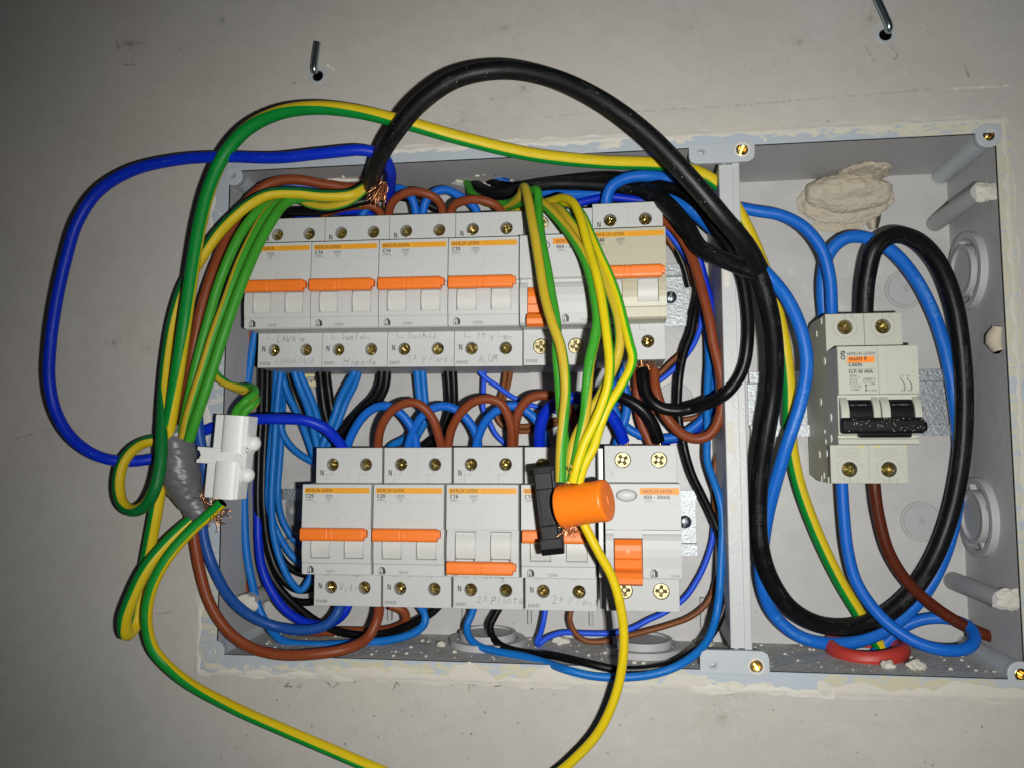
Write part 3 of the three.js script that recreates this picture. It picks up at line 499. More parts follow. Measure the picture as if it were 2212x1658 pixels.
// side profile of the front block (z, y); the windowed pieces are set back where the toggles sit
const frontProfile = [[-16.2, -22.5], [5.9, -22.5], [7.0, -21.6], [7.3, -17], [7.9, -16.4], [8.4, -12], [8.5, -9], [8.2, -5], [7.4, -1.8], [6.9, -0.3], [7.0, 0.3], [9.0, 0.6], [8.2, 22.1], [7.8, 22.5], [-16.2, 22.5]];
const windowProfile = [[-16.2, -22.5], [5.9, -22.5], [7.0, -21.6], [7.3, -17], [7.9, -16.4], [8.15, -14.3], [4.6, -14.2], [4.6, -1.2], [6.9, -0.3], [7.0, 0.3], [9.0, 0.6], [8.2, 22.1], [7.8, 22.5], [-16.2, 22.5]];
const coreProfile = (H) => [[-49, -H], [-16, -H], [-16, H], [-49, H]];
const WIN = [[4.3, 14.5], [21.8, 32]];
const bodyGeo = (() => { const H = 40.8, w = 35.8; return merge([alongX(coreProfile(H), 0.2, w, 0.2), alongX(frontProfile, 0.2, 4.3, 0.12), alongX(frontProfile, 14.5, 21.8, 0.05), alongX(frontProfile, 32, w, 0.12), alongX(windowProfile, 4.3, 14.5, 0.0), alongX(windowProfile, 21.8, 32, 0.0)]); })();
const solidBody = (() => { const H = 40.8, w = 35.8; return merge([alongX(coreProfile(H), 0.2, w, 0.2), alongX(frontProfile, 0.2, w, 0.2)]); })();
function toggleGeo(x0, x1, up) {                                      // a short barrel in its window
  const pts = [], n = 12, zc = -3.4, yc = -8.0, r = 10.6; for (let i = 0; i <= n; i++) { const a = -0.62 + i / n * 1.24; pts.push([zc + Math.cos(a) * r, yc + Math.sin(a) * r * 0.98]); }
  pts.push([2, pts[n][1]], [2, pts[0][1]]);
  return alongX(pts, x0 + 0.22, x1 - 0.22, 0.12);
}
const barProfile = (() => { const p = [], w = 2.4, h = 3.15, r = 1.5; for (const [cx, cy, a0] of [[w - r, h - r, 0], [-w + r, h - r, Math.PI / 2], [-w + r, -h + r, Math.PI], [w - r, -h + r, Math.PI * 1.5]]) for (let i = 0; i <= 4; i++) { const a = a0 + i / 4 * Math.PI / 2; p.push([cx + Math.cos(a) * r, cy + Math.sin(a) * r]); } return p; })();
const barSmall = barProfile.map(([z, y]) => [z * 0.9, y * 0.93]), barEnd = barProfile.map(([z, y]) => [z * 0.7, y * 0.62 + 0.5]);
const barGeo = merge([alongX(barProfile, 1.2, 15.2, 0.35), alongX(barSmall, 14.9, 18.6, 0.1), alongX(barProfile, 15.7, 17.8, 0.2), alongX(barProfile, 18.3, 33.4, 0.35), alongX(barEnd, 33.2, 34.9, 0.2)]);
const clipGeo = (() => { const s = rectShape(9, 8, 1.4), p = new THREE.Path(); p.moveTo(-2.6, 1.6); p.lineTo(-2.6, -0.6); p.lineTo(-1.2, -0.6); p.lineTo(0, -1.8); p.lineTo(1.2, -0.6); p.lineTo(2.6, -0.6); p.lineTo(2.6, 1.6); p.closePath(); s.holes.push(p); return extrude(s, 1.4, 0.2); })();
const seams = (g, w, h, list) => { for (const pts of list) line(g, pts, 0.12, '#6d6d6d', 0.8); };
const bracket = (g, x, y) => line(g, [[x + 3.2, y], [x, y], [x, y + 3.6], [x + 3.2, y + 3.6]], 0.15, '#444', 0.75);

function topPrint(base, n) { return printed(36, 18.4, base, (g) => {
  if (n) text(g, 'N', 2.2, n, 4.0, { bold: true, squeeze: 0.72, color: '#333' });
  line(g, [[18, 0], [18, 18.4]], 0.1, '#8a8a8a', 0.6); for (const x of [9, 27]) line(g, [[x, 0], [x, 5.4]], 0.1, '#888', 0.6);
  for (const x of [9, 27]) { line(g, [[x, 12.4], [x, 14.0], [x - 3.4, 14.0], [x - 3.4, 18.4]], 0.13, '#555', 0.8); }
}); }
const topN = topPrint(PLASTIC, 14.2), topNHigh = topPrint(PLASTIC, 12.2), topPlain = printed(36, 18.4, PLASTIC, (g) => { text(g, 'N', 2.6, 15.6, 3.4, { bold: true, squeeze: 0.7, color: '#a7a9a7' }); });
function bottomPrint(code, hand1, hand2, n = true, base = PLASTIC) { return printed(36, 18.3, base, (g) => {
  line(g, [[18, 0], [18, 18.3]], 0.1, '#999', 0.5);
  if (n) { bracket(g, 5.4, -0.6); bracket(g, 23.2, -0.6); text(g, 'N', 2.2, 9.4, 4.0, { bold: true, squeeze: 0.72, color: '#333' }); }
  text(g, code, 1.2, 16.9, 2.2, { color: '#3a3a3a', squeeze: 1.02 });
  if (hand1) pencil(g, hand1[0], hand1[1], hand1[2], (hand1[3] || 3.6) * 0.95, 0.95);
  if (hand2) pencil(g, hand2[0], hand2[1], hand2[2], (hand2[3] || 3.8) * 0.85, (hand2[4] || 0.5) * 1.6);
}); }
function facePrint(rating, base = PLASTIC) { return printed(36, 21.4, base, (g) => {
  g.fillStyle = '#dd9a22'; g.fillRect(1.1, 1.6, 34.0, 2.7); g.globalAlpha = 0.25; g.fillStyle = '#c98610'; g.fillRect(17.9, 1.6, 17.2, 2.7); g.globalAlpha = 1;
  text(g, 'MERLIN GERIN', 1.7, 3.9, 2.35, { color: '#2c1f08', squeeze: 0.9 });
  text(g, rating, 1.7, 6.8, 2.5, { bold: true, color: '#222' });
  text(g, '230V', 1.7, 8.55, 1.6, { color: '#444' }); wave(g, 5.4, 7.9, 0.9);
  g.strokeStyle = '#555'; g.lineWidth = 0.12; g.strokeRect(12, 5.2, 3.9, 1.6); text(g, '6000', 12.3, 6.55, 1.45, { color: '#444' }); g.strokeRect(13.2, 6.8, 1.5, 1.5); text(g, '3', 13.55, 8.05, 1.3, { color: '#444' });
  line(g, [[0.3, 9.0], [35.7, 9.0]], 0.09, '#8d8d8d', 0.6); line(g, [[18, 4.4], [18, 21.4]], 0.09, '#999', 0.6);
  line(g, [[rr(18, 26), rr(12, 14)], [rr(14, 20), rr(14, 17)], [rr(12, 18), 18.5]], 0.12, '#666', 0.35);
}); }
function footPrint(num) { return printed(36, 5.6, PLASTIC, (g) => { house(g, 2.9, 1.5); text(g, num, 12.4, 4.5, 1.9, { color: '#444' }); line(g, [[18, 0], [18, 5.6]], 0.08, '#999', 0.5); }); }
const faceGeo = (() => plate(35.6, 0.7, 21.4, 0.5, 0, [], 0.12))().rotateX(-0.036).translate(0.2, 0.3, 9.22);
const footGeo = plate(35.6, -22.1, 5.2, 0.4, 0, [], 0.1).rotateX(0.05).translate(0.2, 0, 8.62);
const topPlate = plate(35.8, 22.4, 18.4, 6.5, SHOULDER, [[9, 32, 3.25], [27, 32, 3.25]]), botPlate = plate(35.8, -40.8, 18.4, 6.5, SHOULDER, [[9, -31.4, 3.25], [27, -31.4, 3.25]]);
const topPlateB = plate(35.8, 22.4, 18.4, 6.5, SHOULDER, [[9, 33.6, 4.0], [27, 33.6, 4.0]]), botPlateB = plate(35.8, -40.8, 18.4, 6.5, SHOULDER, [[9, -31, 4.0], [27, -31, 4.0]]);
const edgeMat = M.plastic;
function breaker({ label, x, y, rz = 0, rating, num, code, hand1, hand2, down = false, barY = -1.2, group, bodyMat = M.plastic, base = PLASTIC, barMat = M.orange, clip = false, icon = true }) {
  const o = thing('circuit_breaker', label, 'breaker', [x, y, 0], rz, group);
  mesh('body', bodyGeo, bodyMat, o);
  mesh('front_face', faceGeo, printMat(facePrint(rating, base), bodyMat.roughness), o);
  if (icon) mesh('lower_face', footGeo, printMat(footPrint(num)), o);
  mesh('terminal_cover', topPlate, printMat(group === G1 ? topNHigh : topN), o); mesh('terminal_cover', botPlate, printMat(bottomPrint(code, hand1, hand2)), o);
  screws(o, [[9, 32], [27, 32], [9, -31.4], [27, -31.4]], SCREW, M.gold, SHOULDER - 3);
  for (const [a, b] of WIN) { const t = mesh('toggle', toggleGeo(a, b), M.toggle, o); const s = new THREE.TorusGeometry(0.95, 0.07, 6, 20); mesh('zero_mark', at(s, (a + b) / 2, down ? -9.6 : -7, 7.2), M.plastic, t); }
  const bar = mesh('handle_bar', at(barGeo.clone().rotateX(0), 0, down ? -17.4 : barY, down ? 11.4 : 11.8), barMat, o); bar.userData.label = down ? 'orange handle bar switched down' : 'orange handle bar switched up';
  for (const [a, b] of WIN) mesh('lever_arm', at(slab(b - a - 1.6, 4.2, 8, 0.3), (a + b) / 2, down ? -15.6 : barY - 0.6, down ? 10.4 : 10.6), M.toggle, o);
  if (clip) mesh('rail_clip', at(clipGeo, 15.5, -44, -46.5), M.clip, o);
  return o;
}
const tilt = -0.0085;
const G1 = 'breakers in the upper row', G2 = 'breakers in the lower row';
[
  ['light grey breaker with orange lever up, partly behind the bundle of earth wires', 'C10', '12510', 'E0428', ['LAVA o', 10.6, 4.8, 3.9], ['LAVAVAJILLA', 10.6, 16.4, 3.2, 0.3]],
  ['light grey breaker marked C16 beside the one lettered Homedo', 'C16', '12509', 'E0451', ['Suelo', 10.4, 3.8], ['Homedo', 12, 17.2, 4.6, 0.5]],
  ['light grey breaker marked C16 with pencilled Parking on it', 'C16', '12509', 'E0451', ['Suchil', 10.6, 3.6], ['1º Y Parking', 10.8, 16.2, 4.2, 0.42]],
  ['light grey breaker marked C10 in the upper row with orange lever up', 'C10', '12508', 'E0435', ['1º y Ban', 11.4, 4.4], ['ALUM', 12.6, 16.2, 4.2, 0.4]],
].forEach(([label, rating, num, code, hand1, hand2], i) => {
  const l = i === 1 ? 'light grey breaker marked C16 with pencilled Homedo on it' : label;
  breaker({ label: l, x: 36 * i, y: -0.25 - (i - 1.5) * 0.36 + 0.2, rz: tilt, rating, num, code, hand1, hand2, barY: -1.0, group: G1, clip: true });
});
[
  ['light grey breaker marked C25 with pencilled Vitro on it', 'C25', '12511', 'E0448', ['HORNO', 11, 3.2, 3.6], ['Vitro', 13.4, 10.8, 4.4, 0.6], false],
  ['light grey breaker marked C20 with orange lever up', 'C20', '12510', 'E0428', ['Sala', 10.6, 2.6, 3.6], null, false],
  ['light grey breaker marked C16 with its orange lever switched down', 'C16', '12509', 'E0451', ['cielog', 10.4, 3.2, 4], ['2º Planta', 12.2, 15.4, 4.2, 0.5], true],
  ['light grey breaker marked C10 behind the black clip with orange cap', 'C10', '12508', 'E0435', ['SEGUND', 10, 2.4, 3.4], ['2º Plant', 13.6, 15.2, 4.6, 0.5], false],
].forEach(([label, rating, num, code, hand1, hand2, down], i) => breaker({ label, x: 33.6 + 36.95 * i, y: -124.05, rz: 0, rating, num, code, hand1, hand2, down, barY: -2.0, group: G2 }));

// residual current devices: test button, wide orange lever
function rcd({ label, x, y, rz = 0, code, group }) {
  const o = thing('residual_current_device', label, 'breaker', [x, y, 0], rz, group);
  const wx0 = 4, wx1 = 17.6, slot = [[-16.2, -22.5], [5.9, -22.5], [7, -21.6], [4.5, -20], [3.6, -4.4], [6.9, -3.4], [7, 0.3], [9, 0.6], [8.2, 22.1], [7.8, 22.5], [-16.2, 22.5]];
  const swell = [[-16.2, -22.5], [6.2, -22.5], [7.6, -21.4], [8.0, -17], [8.8, -12], [9.0, -8], [8.6, -4.2], [7.6, -2.2], [6.6, -1.2], [6.5, 0.2], [8.9, 0.8], [8.2, 22.1], [7.8, 22.5], [-16.2, 22.5]];
  mesh('body', [alongX(coreProfile(40.8), 0.2, 35.8, 0.2), alongX(swell, 0.2, wx0, 0.1), alongX(slot, wx0, wx1, 0), alongX(swell, wx1, 35.8, 0.1)], M.plastic, o);
  mesh('front_face', faceGeo, printMat(printed(36, 21.4, PLASTIC, (g) => {
    g.fillStyle = '#e08c24'; g.fillRect(16.7, 1.9, 18.6, 3.1); text(g, 'MERLIN GERIN', 18.2, 4.3, 2.2, { color: '#4a2c10', squeeze: 0.95 });
    text(g, '40A - 30mA', 18.4, 7.3, 2.4, { bold: true, color: '#3c3c3c' }); text(g, '230V', 18.8, 9.0, 1.5, { color: '#666' }); wave(g, 22.2, 8.5, 0.9); line(g, [[4, 9.6], [35.6, 9.6]], 0.08, '#999', 0.5);
  })), o);
  mesh('lower_face', plate(17.6, -22.0, 5.0, 0.4, 0, [], 0.1).rotateX(0.06).translate(17.9, 0, 9.4), printMat(printed(17.6, 5, PLASTIC, (g) => { house(g, 3.3, 1.0); text(g, '15245', 12.2, 3.9, 1.7, { color: '#555' }); })), o);
  mesh('test_button', new THREE.SphereGeometry(1, 28, 14).scale(4.6, 2.6, 1.3).translate(10.4, 17.0, 8.7), M.toggle, o);
  mesh('button_rim', new THREE.TorusGeometry(1, 0.05, 6, 40).scale(4.85, 2.85, 3).translate(10.4, 17.0, 8.75), M.plug, o);
  const lever = [[0, -3.8], [8.2, -4.0], [9.8, -6.4], [10.4, -9], [10.0, -12.4], [11, -12.9], [11.4, -13.2], [10.8, -16.8], [11.4, -17.4], [15.0, -18.6], [16.6, -21], [16.4, -23.4], [13.6, -24.6], [0, -22]];
  const l = mesh('lever', alongX(lever, wx0 + 0.35, wx1 - 0.35, 0.35), M.orange, o);
  mesh('pip', [at(new THREE.TorusGeometry(1.15, 0.14, 8, 24), 10.6, -9.2, 10.5), at(cyl(0.5, 0.5, 0.3, 12), 10.6, -9.2, 10.5)], std({ color: new THREE.Color(0.8, 0.42, 0.2), roughness: 0.4 }), l);
  mesh('terminal_cover', topPlateB, printMat(topPlain), o); mesh('terminal_cover', botPlateB, printMat(bottomPrint(code, null, null, false)), o);
  screws(o, [[9, 33.6], [27, 33.6], [9, -31], [27, -31]], SCREWB, M.goldFlat, SHOULDER - 0.9);
}
rcd({ label: 'residual current device behind the hanging earth wires in the upper row', x: 144.2, y: -0.6, rz: tilt * 0.5, code: 'E0308', group: G1 });
rcd({ label: 'residual current device marked 40A - 30mA at the end of the lower row', x: 185, y: -123.4, rz: 0, code: 'E0308', group: G2 });
// the beige main breaker at the end of the upper row
breaker({ label: 'beige-fronted main breaker marked C40 at the end of the upper row', x: 180.4, y: 1.2, rz: 0.002, rating: 'C40', num: '12513', code: '', group: G1, bodyMat: M.beige, base: BEIGE, barY: -0.2, icon: false });
// clear plastic spacer in the gap of the lower row
{
  const o = thing('clear_spacer', 'clear plastic spacer between lower breakers and residual current device', 'spacer', [182.9, -124, 0]);
  mesh('spacer_strip', [at(slab(0.8, 78, 30, 0.1), -0.6, 0, -8)], M.clear, o);
  mesh('spacer_edge', [at(slab(2.2, 18, 0.8, 0.2), 0.1, 31, -9), at(slab(2.2, 44, 0.8, 0.2), 0.1, 0, 4)], M.glossWhite, o);
}
// the single breaker in the right compartment
{
  const o = thing('circuit_breaker', 'grey two-pole breaker with black levers alone in the right compartment', 'breaker', [294.1, -59.9, 0]);
  const H = 41.4, prof = [[-16.2, -22.9], [4.6, -22.9], [5.6, -22.4], [5.8, -20.4], [4.8, -19.4], [4.8, -18.6], [6.4, -17.8], [6.6, 0.2], [8.7, 0.9], [8.5, 22.9], [-16.2, 22.9]];
  mesh('body', [alongX([[-52, -H + 3], [-30, -H], [-16, -H], [-16, H], [-40, H], [-52, H - 8]], 0.1, 35.9, 0.2), alongX(prof, 0.1, 35.9, 0.2)], M.icp, o);
  const face = printed(36, 22.4, ICPGREY, (g) => {
    g.fillStyle = '#1c1c1c'; g.fillRect(1.4, 2.2, 1.9, 1.7); line(g, [[1.6, 2.4], [3.1, 3.7]], 0.3, '#d0d0c4'); g.lineWidth = 0.4; g.strokeStyle = '#1c1c1c'; g.beginPath(); g.arc(2.4, 5.2, 0.85, 0, 6.28); g.stroke();
    text(g, 'MERLIN GERIN', 4.3, 4.0, 1.95, { color: '#222', squeeze: 0.98 });
    g.fillStyle = '#ee8420'; g.fillRect(4.3, 4.9, 12.2, 2.8); text(g, 'multi 9', 5, 7.1, 2.5, { bold: true, color: '#2a1606', squeeze: 0.95 });
    text(g, 'C60N', 4.7, 10, 2.6, { bold: true, squeeze: 0.95 }); line(g, [[4.7, 10.6], [16.6, 10.6]], 0.1, '#444');
    text(g, 'ICP-M 40A', 4.7, 13.0, 2.45, { bold: true, squeeze: 0.92 });
    text(g, '400V', 4.9, 14.9, 1.55); wave(g, 8.5, 14.4, 1); text(g, '50 Hz', 4.9, 16.5, 1.55); text(g, 'B.O.E.', 4.9, 18.1, 1.55); text(g, '11-8-92', 5, 19.7, 1.55); text(g, '11940', 5, 21.3, 1.55);
    g.strokeStyle = '#333'; g.lineWidth = 0.14; g.strokeRect(11.3, 15.1, 5, 1.8); text(g, '6000', 11.8, 16.6, 1.6); line(g, [[12.3, 18], [12.3, 21]], 0.25, '#222'); for (const [y, s] of [[17.6, 1], [21.4, -1]]) { g.fillStyle = '#222'; g.beginPath(); g.moveTo(12.3, y); g.lineTo(11.7, y + s); g.lineTo(12.9, y + s); g.fill(); }
    text(g, 'I ON', 13.6, 18.5, 1.3); text(g, 'O OFF', 13.6, 21.4, 1.3);
    line(g, [[17.9, 0], [18.1, 22.4]], 0.16, '#666'); line(g, [[22, 0], [22, 22.4]], 0.08, '#888', 0.7);
    for (const x of [27.4, 30.4]) { text(g, x < 28 ? '1' : '3', x, 14.6, 1.3); text(g, '4', x + 1.1, 15, 1.3); line(g, [[x + 0.3, 14.9], [x + 0.5, 15.7], [x + 1.6, 16.9], [x + 1.5, 17.6], [x + 2.2, 18]], 0.26, '#222'); g.strokeStyle = '#222'; g.lineWidth = 0.25; g.beginPath(); g.arc(x + 1.6, 18.9, 0.7, -1.6, 1.4); g.arc(x + 1.7, 20.2, 0.6, -1.5, 1.5); g.stroke(); text(g, x < 28 ? '2' : '4', x + 0.2, 21.7, 1.4); line(g, [[x + 1.7, 20.4], [x + 1.6, 21.7]], 0.24, '#222'); }
  });
  mesh('front_face', plate(35.6, 0.5, 22.2, 0.5, 0, [], 0.1).translate(0.2, 0.1, 9.1), printMat(face, 0.5), o);
  for (const [a, b] of [[4.2, 14.8], [22.3, 32.9]]) {
    const arc = (r, yy) => { const p = []; for (let i = 0; i <= 14; i++) { const q = -1.2 + i / 14 * 2.4; p.push([2.4 + Math.cos(q) * r, -8.8 + Math.sin(q) * r * 1.1]); } p.push([0, p[14][1]], [0, p[0][1]]); return p; };
    for (const [c0, c1] of [[a - 3.7, a - 0.1], [b + 0.1, b + 3.1]]) mesh('cheek', alongX(arc(8.6), c0, c1, 0.2), M.icp, o);
    const t = mesh('toggle', [alongX(arc(7.6), a, b, 0.2), at(slab(b - a, 0.5, 1, 0.1), (a + b) / 2, -9.8, 10.2)], M.black, o);
    const pr = printed(10, 2.2, '#1c1d20', (g) => text(g, 'O - OFF', 0.6, 1.8, 1.9, { bold: true, color: '#8f9296', squeeze: 1.15 }));
    mesh('off_mark', plate(9.6, 0, 2, 0.15, 0, [], 0.02).rotateX(-0.62).translate(a + 0.5, -4.8, 9.15), printMat(pr, 0.5), t);
  }
  const bar = mesh('handle_bar', [at(alongX(barProfile.map(([z, y]) => [z * 1.25, y * 1.15]), -0.6, 34.2, 0.5), 0, -14.2, 15.2), at(alongX(barProfile.map(([z, y]) => [z, y]), 7, 29, 0.4), 0, -16.4, 14.6), at(cyl(2.2, 2.2, 2.5, 16).rotateY(Math.PI / 2), 35, -14.6, 13.4)], M.black, o);
  const fl = []; for (let i = 0; i < 70; i++) { const q = new THREE.IcosahedronGeometry(rr(0.07, 0.24), 0).scale(1, 1, 0.6); fl.push(at(q, rr(0, 34), -14.2 + rr(-2.6, 3.2), 18.15)); } const flk = mesh('plaster_specks', fl, M.plasterWhite, bar); flk.userData.kind = 'stuff';
  mesh('pivot_pin', at(cyl(2, 2, 1.2, 16).rotateY(Math.PI / 2), 36.6, -6.4, 6), M.black, o);
  const collar = (g, x, y, up) => { g.strokeStyle = '#8b8c80'; g.lineWidth = 0.16; g.beginPath(); const s = up ? -1 : 1; g.arc(x, y, 5.6, s * 1.2 + (up ? 0 : 0), s * 1.2 + Math.PI * 2 * 0.8 * (up ? 1 : 1), false); g.stroke(); line(g, [[x, y + s * 3.6], [x, up ? 0 : 18.6]], 0.15, '#666'); line(g, [[x + 3.6, y + s * 4.3], [x + 3.6, up ? 0 : 18.6]], 0.15, '#666'); };
  mesh('terminal_cover', plate(35.8, 22.8, 18.6, 6.5, SHOULDER, [[9.2, 34.8, 3.6], [27, 34.8, 3.6]]).translate(0.1, 0, 0), printMat(printed(36, 18.6, ICPGREY, (g) => { collar(g, 9.2, 6.6, true); collar(g, 27, 6.6, true); line(g, [[18.2, 0], [18.2, 18.6]], 0.25, '#555'); }), 0.5), o);
  mesh('terminal_cover', plate(35.8, -41.4, 18.6, 6.5, SHOULDER, [[8.8, -34.6, 3.6], [27, -34.6, 3.6]]).translate(0.1, 0, 0), printMat(printed(36, 18.6, ICPGREY, (g) => { collar(g, 8.8, 11.8, false); collar(g, 27, 11.8, false); line(g, [[18, 0], [18, 18.6]], 0.14, '#777'); g.fillStyle = '#d2bd2a'; for (const [x, w2] of [[13.2, 3], [20.4, 3.4], [35, 1]]) { for (let i = 0; i < 16; i++) { g.globalAlpha = 0.7; g.fillRect(x + rr(0, w2), rr(0, 1.3), rr(0.2, 1), rr(0.1, 0.4)); } } g.globalAlpha = 1; }), 0.5), o);
  for (const x of [9, 26.5]) for (let i = 0; i < 3; i++) mesh('vent_rib', at(slab(10.4, 0.9, 0.9, 0.25), x - 0.6, -24.9 - i * 1.5, SHOULDER + 0.6), M.icp, o);
  screws(o, [[9.2, 34.8], [27, 34.8], [8.8, -34.6], [27, -34.6]], SCREWI, M.gold, SHOULDER - 2.2);
  const rv = (y, z, r) => mesh('rivet', cyl(r, r, 0.5, 18).rotateY(Math.PI / 2).translate(0, y, z), M.white, o);
  for (const [y, z, r] of [[18.5, -14, 2], [-1, -24, 2], [-9.5, -6, 2], [-19.6, -7, 2], [-21, -17, 1.3], [-27.5, -30, 2], [-27, -16, 1.8], [-16, -18, 1]]) rv(y, z, r);
  for (const [y, z] of [[-39.6, -26], [-38, -21], [-39.8, -13], [34, -26], [39, -16]]) mesh('snap_tab', at(slab(1, 3, 2, 0.2), 0, y, z), M.icp, o);
  mesh('rail_clip', at(clipGeo.clone().scale(1.6, 1, 1), 6, -44, -44), M.clip, o);
}

// ---------------------------------------------------------------- cables of the right compartment
const bigLoop = wire('black_cable', 'thick black cable arching over the top of the box into the right compartment', W.cable, 4.3, [
  [806, 425, -16], [803, 395, 2], [818, 345, 22], [852, 288, 38], [908, 222, 46], [985, 170, 50], [1085, 151, 50], [1190, 168, 50], [1300, 218, 50], [1400, 292, 48], [1490, 385, 45], [1560, 468, 40], [1612, 530, 32], [1640, 580, 22]], { step: 1.2, seg: 18 });
wire('black_cable', 'thick black printed cable looping round the right compartment into the breaker', W.cablePrint, 4.4, [
  [1622, 560, 18], [1645, 610, 14], [1666, 690, 8], [1674, 770, 2], [1670, 850, -4], [1655, 940, -8], [1643, 1020, -12], [1638, 1100, -15], [1642, 1175, -18], [1662, 1245, -22], [1705, 1310, -26], [1765, 1346, -30], [1835, 1354, -33], [1905, 1332, -36], [1968, 1280, -38], [2015, 1210, -40], [2052, 1115, -40], [2076, 1000, -38], [2084, 880, -36], [2078, 760, -33], [2060, 650, -29], [2025, 565, -24], [1978, 518, -20], [1930, 508, -18], [1892, 535, -18], [1874, 595, -22], [1868, 660, -26], [1868, 720, -30]], { step: 1.4, seg: 18 });
wire('black_cable', 'taped black cable end bent from the top hole towards the partition', W.cable, 4.5, [
  [1020, 398, -50], [1064, 417, -38], [1110, 414, -32], [1180, 398, -28], [1260, 398, -26], [1354, 406, -22], [1405, 417, -16], [1436, 438, -10], [1464, 468, -4], [1492, 505, 2], [1512, 534, 6], [1545, 553, 10], [1585, 570, 14], [1622, 584, 18], [1640, 588, 18]], { radii: (u) => (u < 0.55 ? 3.5 : u < 0.58 ? 3.5 + (u - 0.55) * 36 : u < 0.76 ? 4.6 : u < 0.79 ? 4.6 - (u - 0.76) * 20 : 4.0), seg: 18 });
wire('black_cable', 'black cable crossing the partition and hooking up to the beige breaker', W.black, 3.0, [
  [1050, 386, -52], [1100, 404, -40], [1181, 392, -34], [1260, 383, -30], [1330, 382, -26], [1405, 396, -20], [1470, 414, -12], [1512, 443, -4], [1546, 490, 2], [1576, 540, 5], [1602, 598, 6], [1612, 650, 6], [1616, 700, 6], [1615, 742, 6], [1608, 786, 5], [1593, 820, 4], [1568, 850, 3], [1534, 869, -2], [1496, 881, -10], [1466, 886, -10], [1437, 883, -10], [1414, 871, -10], [1398, 850, -11], [1392, 823, -12], [1390, 797, -14]]);
const blueBig = wire('blue_cable', 'scuffed blue printed cable running round the right compartment beside the black one', W.sky, 3.3, [
  [1060, 380, -50], [1090, 396, -44], [1160, 414, -38], [1260, 420, -34], [1400, 412, -28], [1476, 442, -24], [1540, 494, -18], [1598, 540, -10], [1650, 585, -2], [1700, 645, -6], [1733, 720, -10], [1743, 790, -12], [1730, 868, -14], [1702, 955, -16], [1678, 1035, -20], [1660, 1105, -24], [1648, 1180, -27], [1644, 1245, -30], [1668, 1320, -34], [1725, 1372, -38], [1800, 1390, -40], [1870, 1380, -42], [1940, 1342, -44], [2000, 1278, -46], [2042, 1195, -46], [2066, 1100, -46], [2074, 1000, -45], [2066, 890, -44], [2048, 780, -42], [2020, 685, -38], [1978, 602, -34], [1930, 545, -30], [1880, 516, -28], [1830, 514, -28], [1793, 545, -30], [1778, 605, -34], [1782, 700, -38]], { step: 1.4, seg: 16 });
wire('blue_wire', 'bright blue wire from the beige breaker over the partition to the breaker with black levers', W.azure, 3.05, [
  [1310, 462, -22], [1310, 435, -18], [1320, 405, -16], [1350, 386, -16], [1400, 380, -17], [1450, 388, -20], [1520, 418, -22], [1575, 443, -22], [1630, 455, -22], [1690, 466, -20], [1738, 492, -18], [1776, 540, -18], [1793, 600, -20], [1797, 660, -23], [1798, 715, -27]], { seg: 16 });
wire('blue_wire', 'bright blue wire from the breaker with black levers curling round the red conduit', W.azure, 2.95, [
  [1818, 1020, -30], [1820, 1060, -30], [1824, 1120, -30], [1832, 1190, -30], [1850, 1255, -29], [1885, 1310, -27], [1930, 1355, -24], [1985, 1388, -20], [2040, 1403, -18], [2088, 1400, -20], [2106, 1378, -26], [2092, 1352, -34], [2050, 1336, -40], [2000, 1336, -44], [1955, 1352, -46], [1915, 1385, -46], [1890, 1412, -46]]);
wire('brown_wire', 'dark brown wire from the breaker with black levers to the right side of the box', W.brownDark, 2.9, [
  [1888, 1020, -30], [1891, 1060, -30], [1898, 1110, -31], [1920, 1190, -32], [1960, 1255, -33], [2020, 1310, -34], [2080, 1348, -34], [2135, 1372, -34], [2176, 1385, -35]]);
const redRing = thing('red_conduit', 'red conduit end round the wires on the right compartment floor', 'conduit', [316, BOX.b, -39]);
{
  const g = new THREE.TorusGeometry(17.4, 3.2, 14, 60).rotateX(Math.PI / 2), p = g.attributes.position;
  for (let i = 0; i < p.count; i++) { const a = Math.atan2(p.getZ(i), p.getX(i)); p.setY(i, p.getY(i) * 1.3 + 2.4 + 1.2 * Math.sin(a * 2 + 0.6)); }
  g.computeVertexNormals(); mesh('collar', g, M.red, redRing);
  mesh('sleeve', new THREE.CylinderGeometry(15, 15, 30, 40, 1, true).translate(0, -14, 0), M.red, redRing);
}
// ---------------------------------------------------------------- earth wires, green and yellow
wire('earth_wire', 'thick green-yellow earth wire arching over the box and down the right compartment', W.earth, 3.35, [
  [430, 1108, 8], [369, 1163, 16], [318, 1223, 22], [286, 1286, 24], [268, 1340, 24], [273, 1369, 20], [290, 1350, 14], [302, 1290, 12], [318, 1200, 12], [334, 1115, 14], [346, 1040, 16], [360, 950, 20], [374, 860, 24], [388, 770, 28], [398, 700, 30], [408, 630, 30], [418, 560, 30], [432, 480, 30], [452, 405, 30], [484, 335, 30], [532, 280, 32], [600, 245, 34], [680, 233, 36], [770, 241, 36], [870, 264, 34], [1000, 300, 26], [1150, 334, 14], [1300, 350, 4], [1430, 355, -4], [1490, 366, -10], [1540, 390, -14], [1575, 425, -18], [1610, 485, -20], [1650, 580, -22], [1690, 720, -26], [1704, 830, -30], [1706, 930, -34], [1722, 1030, -38], [1760, 1140, -40], [1812, 1250, -42], [1866, 1340, -44], [1905, 1402, -46], [1920, 1430, -46]],
  { ang: [[0, -0.32], [4, -0.32], [6, -0.2], [11, -0.18], [14, -0.03], [18, 0.02], [20, 0.12], [22, 0.24], [25, 0.33], [28, 0.36], [34, 0.28], [42, 0.26]], step: 1.6, seg: 24 });
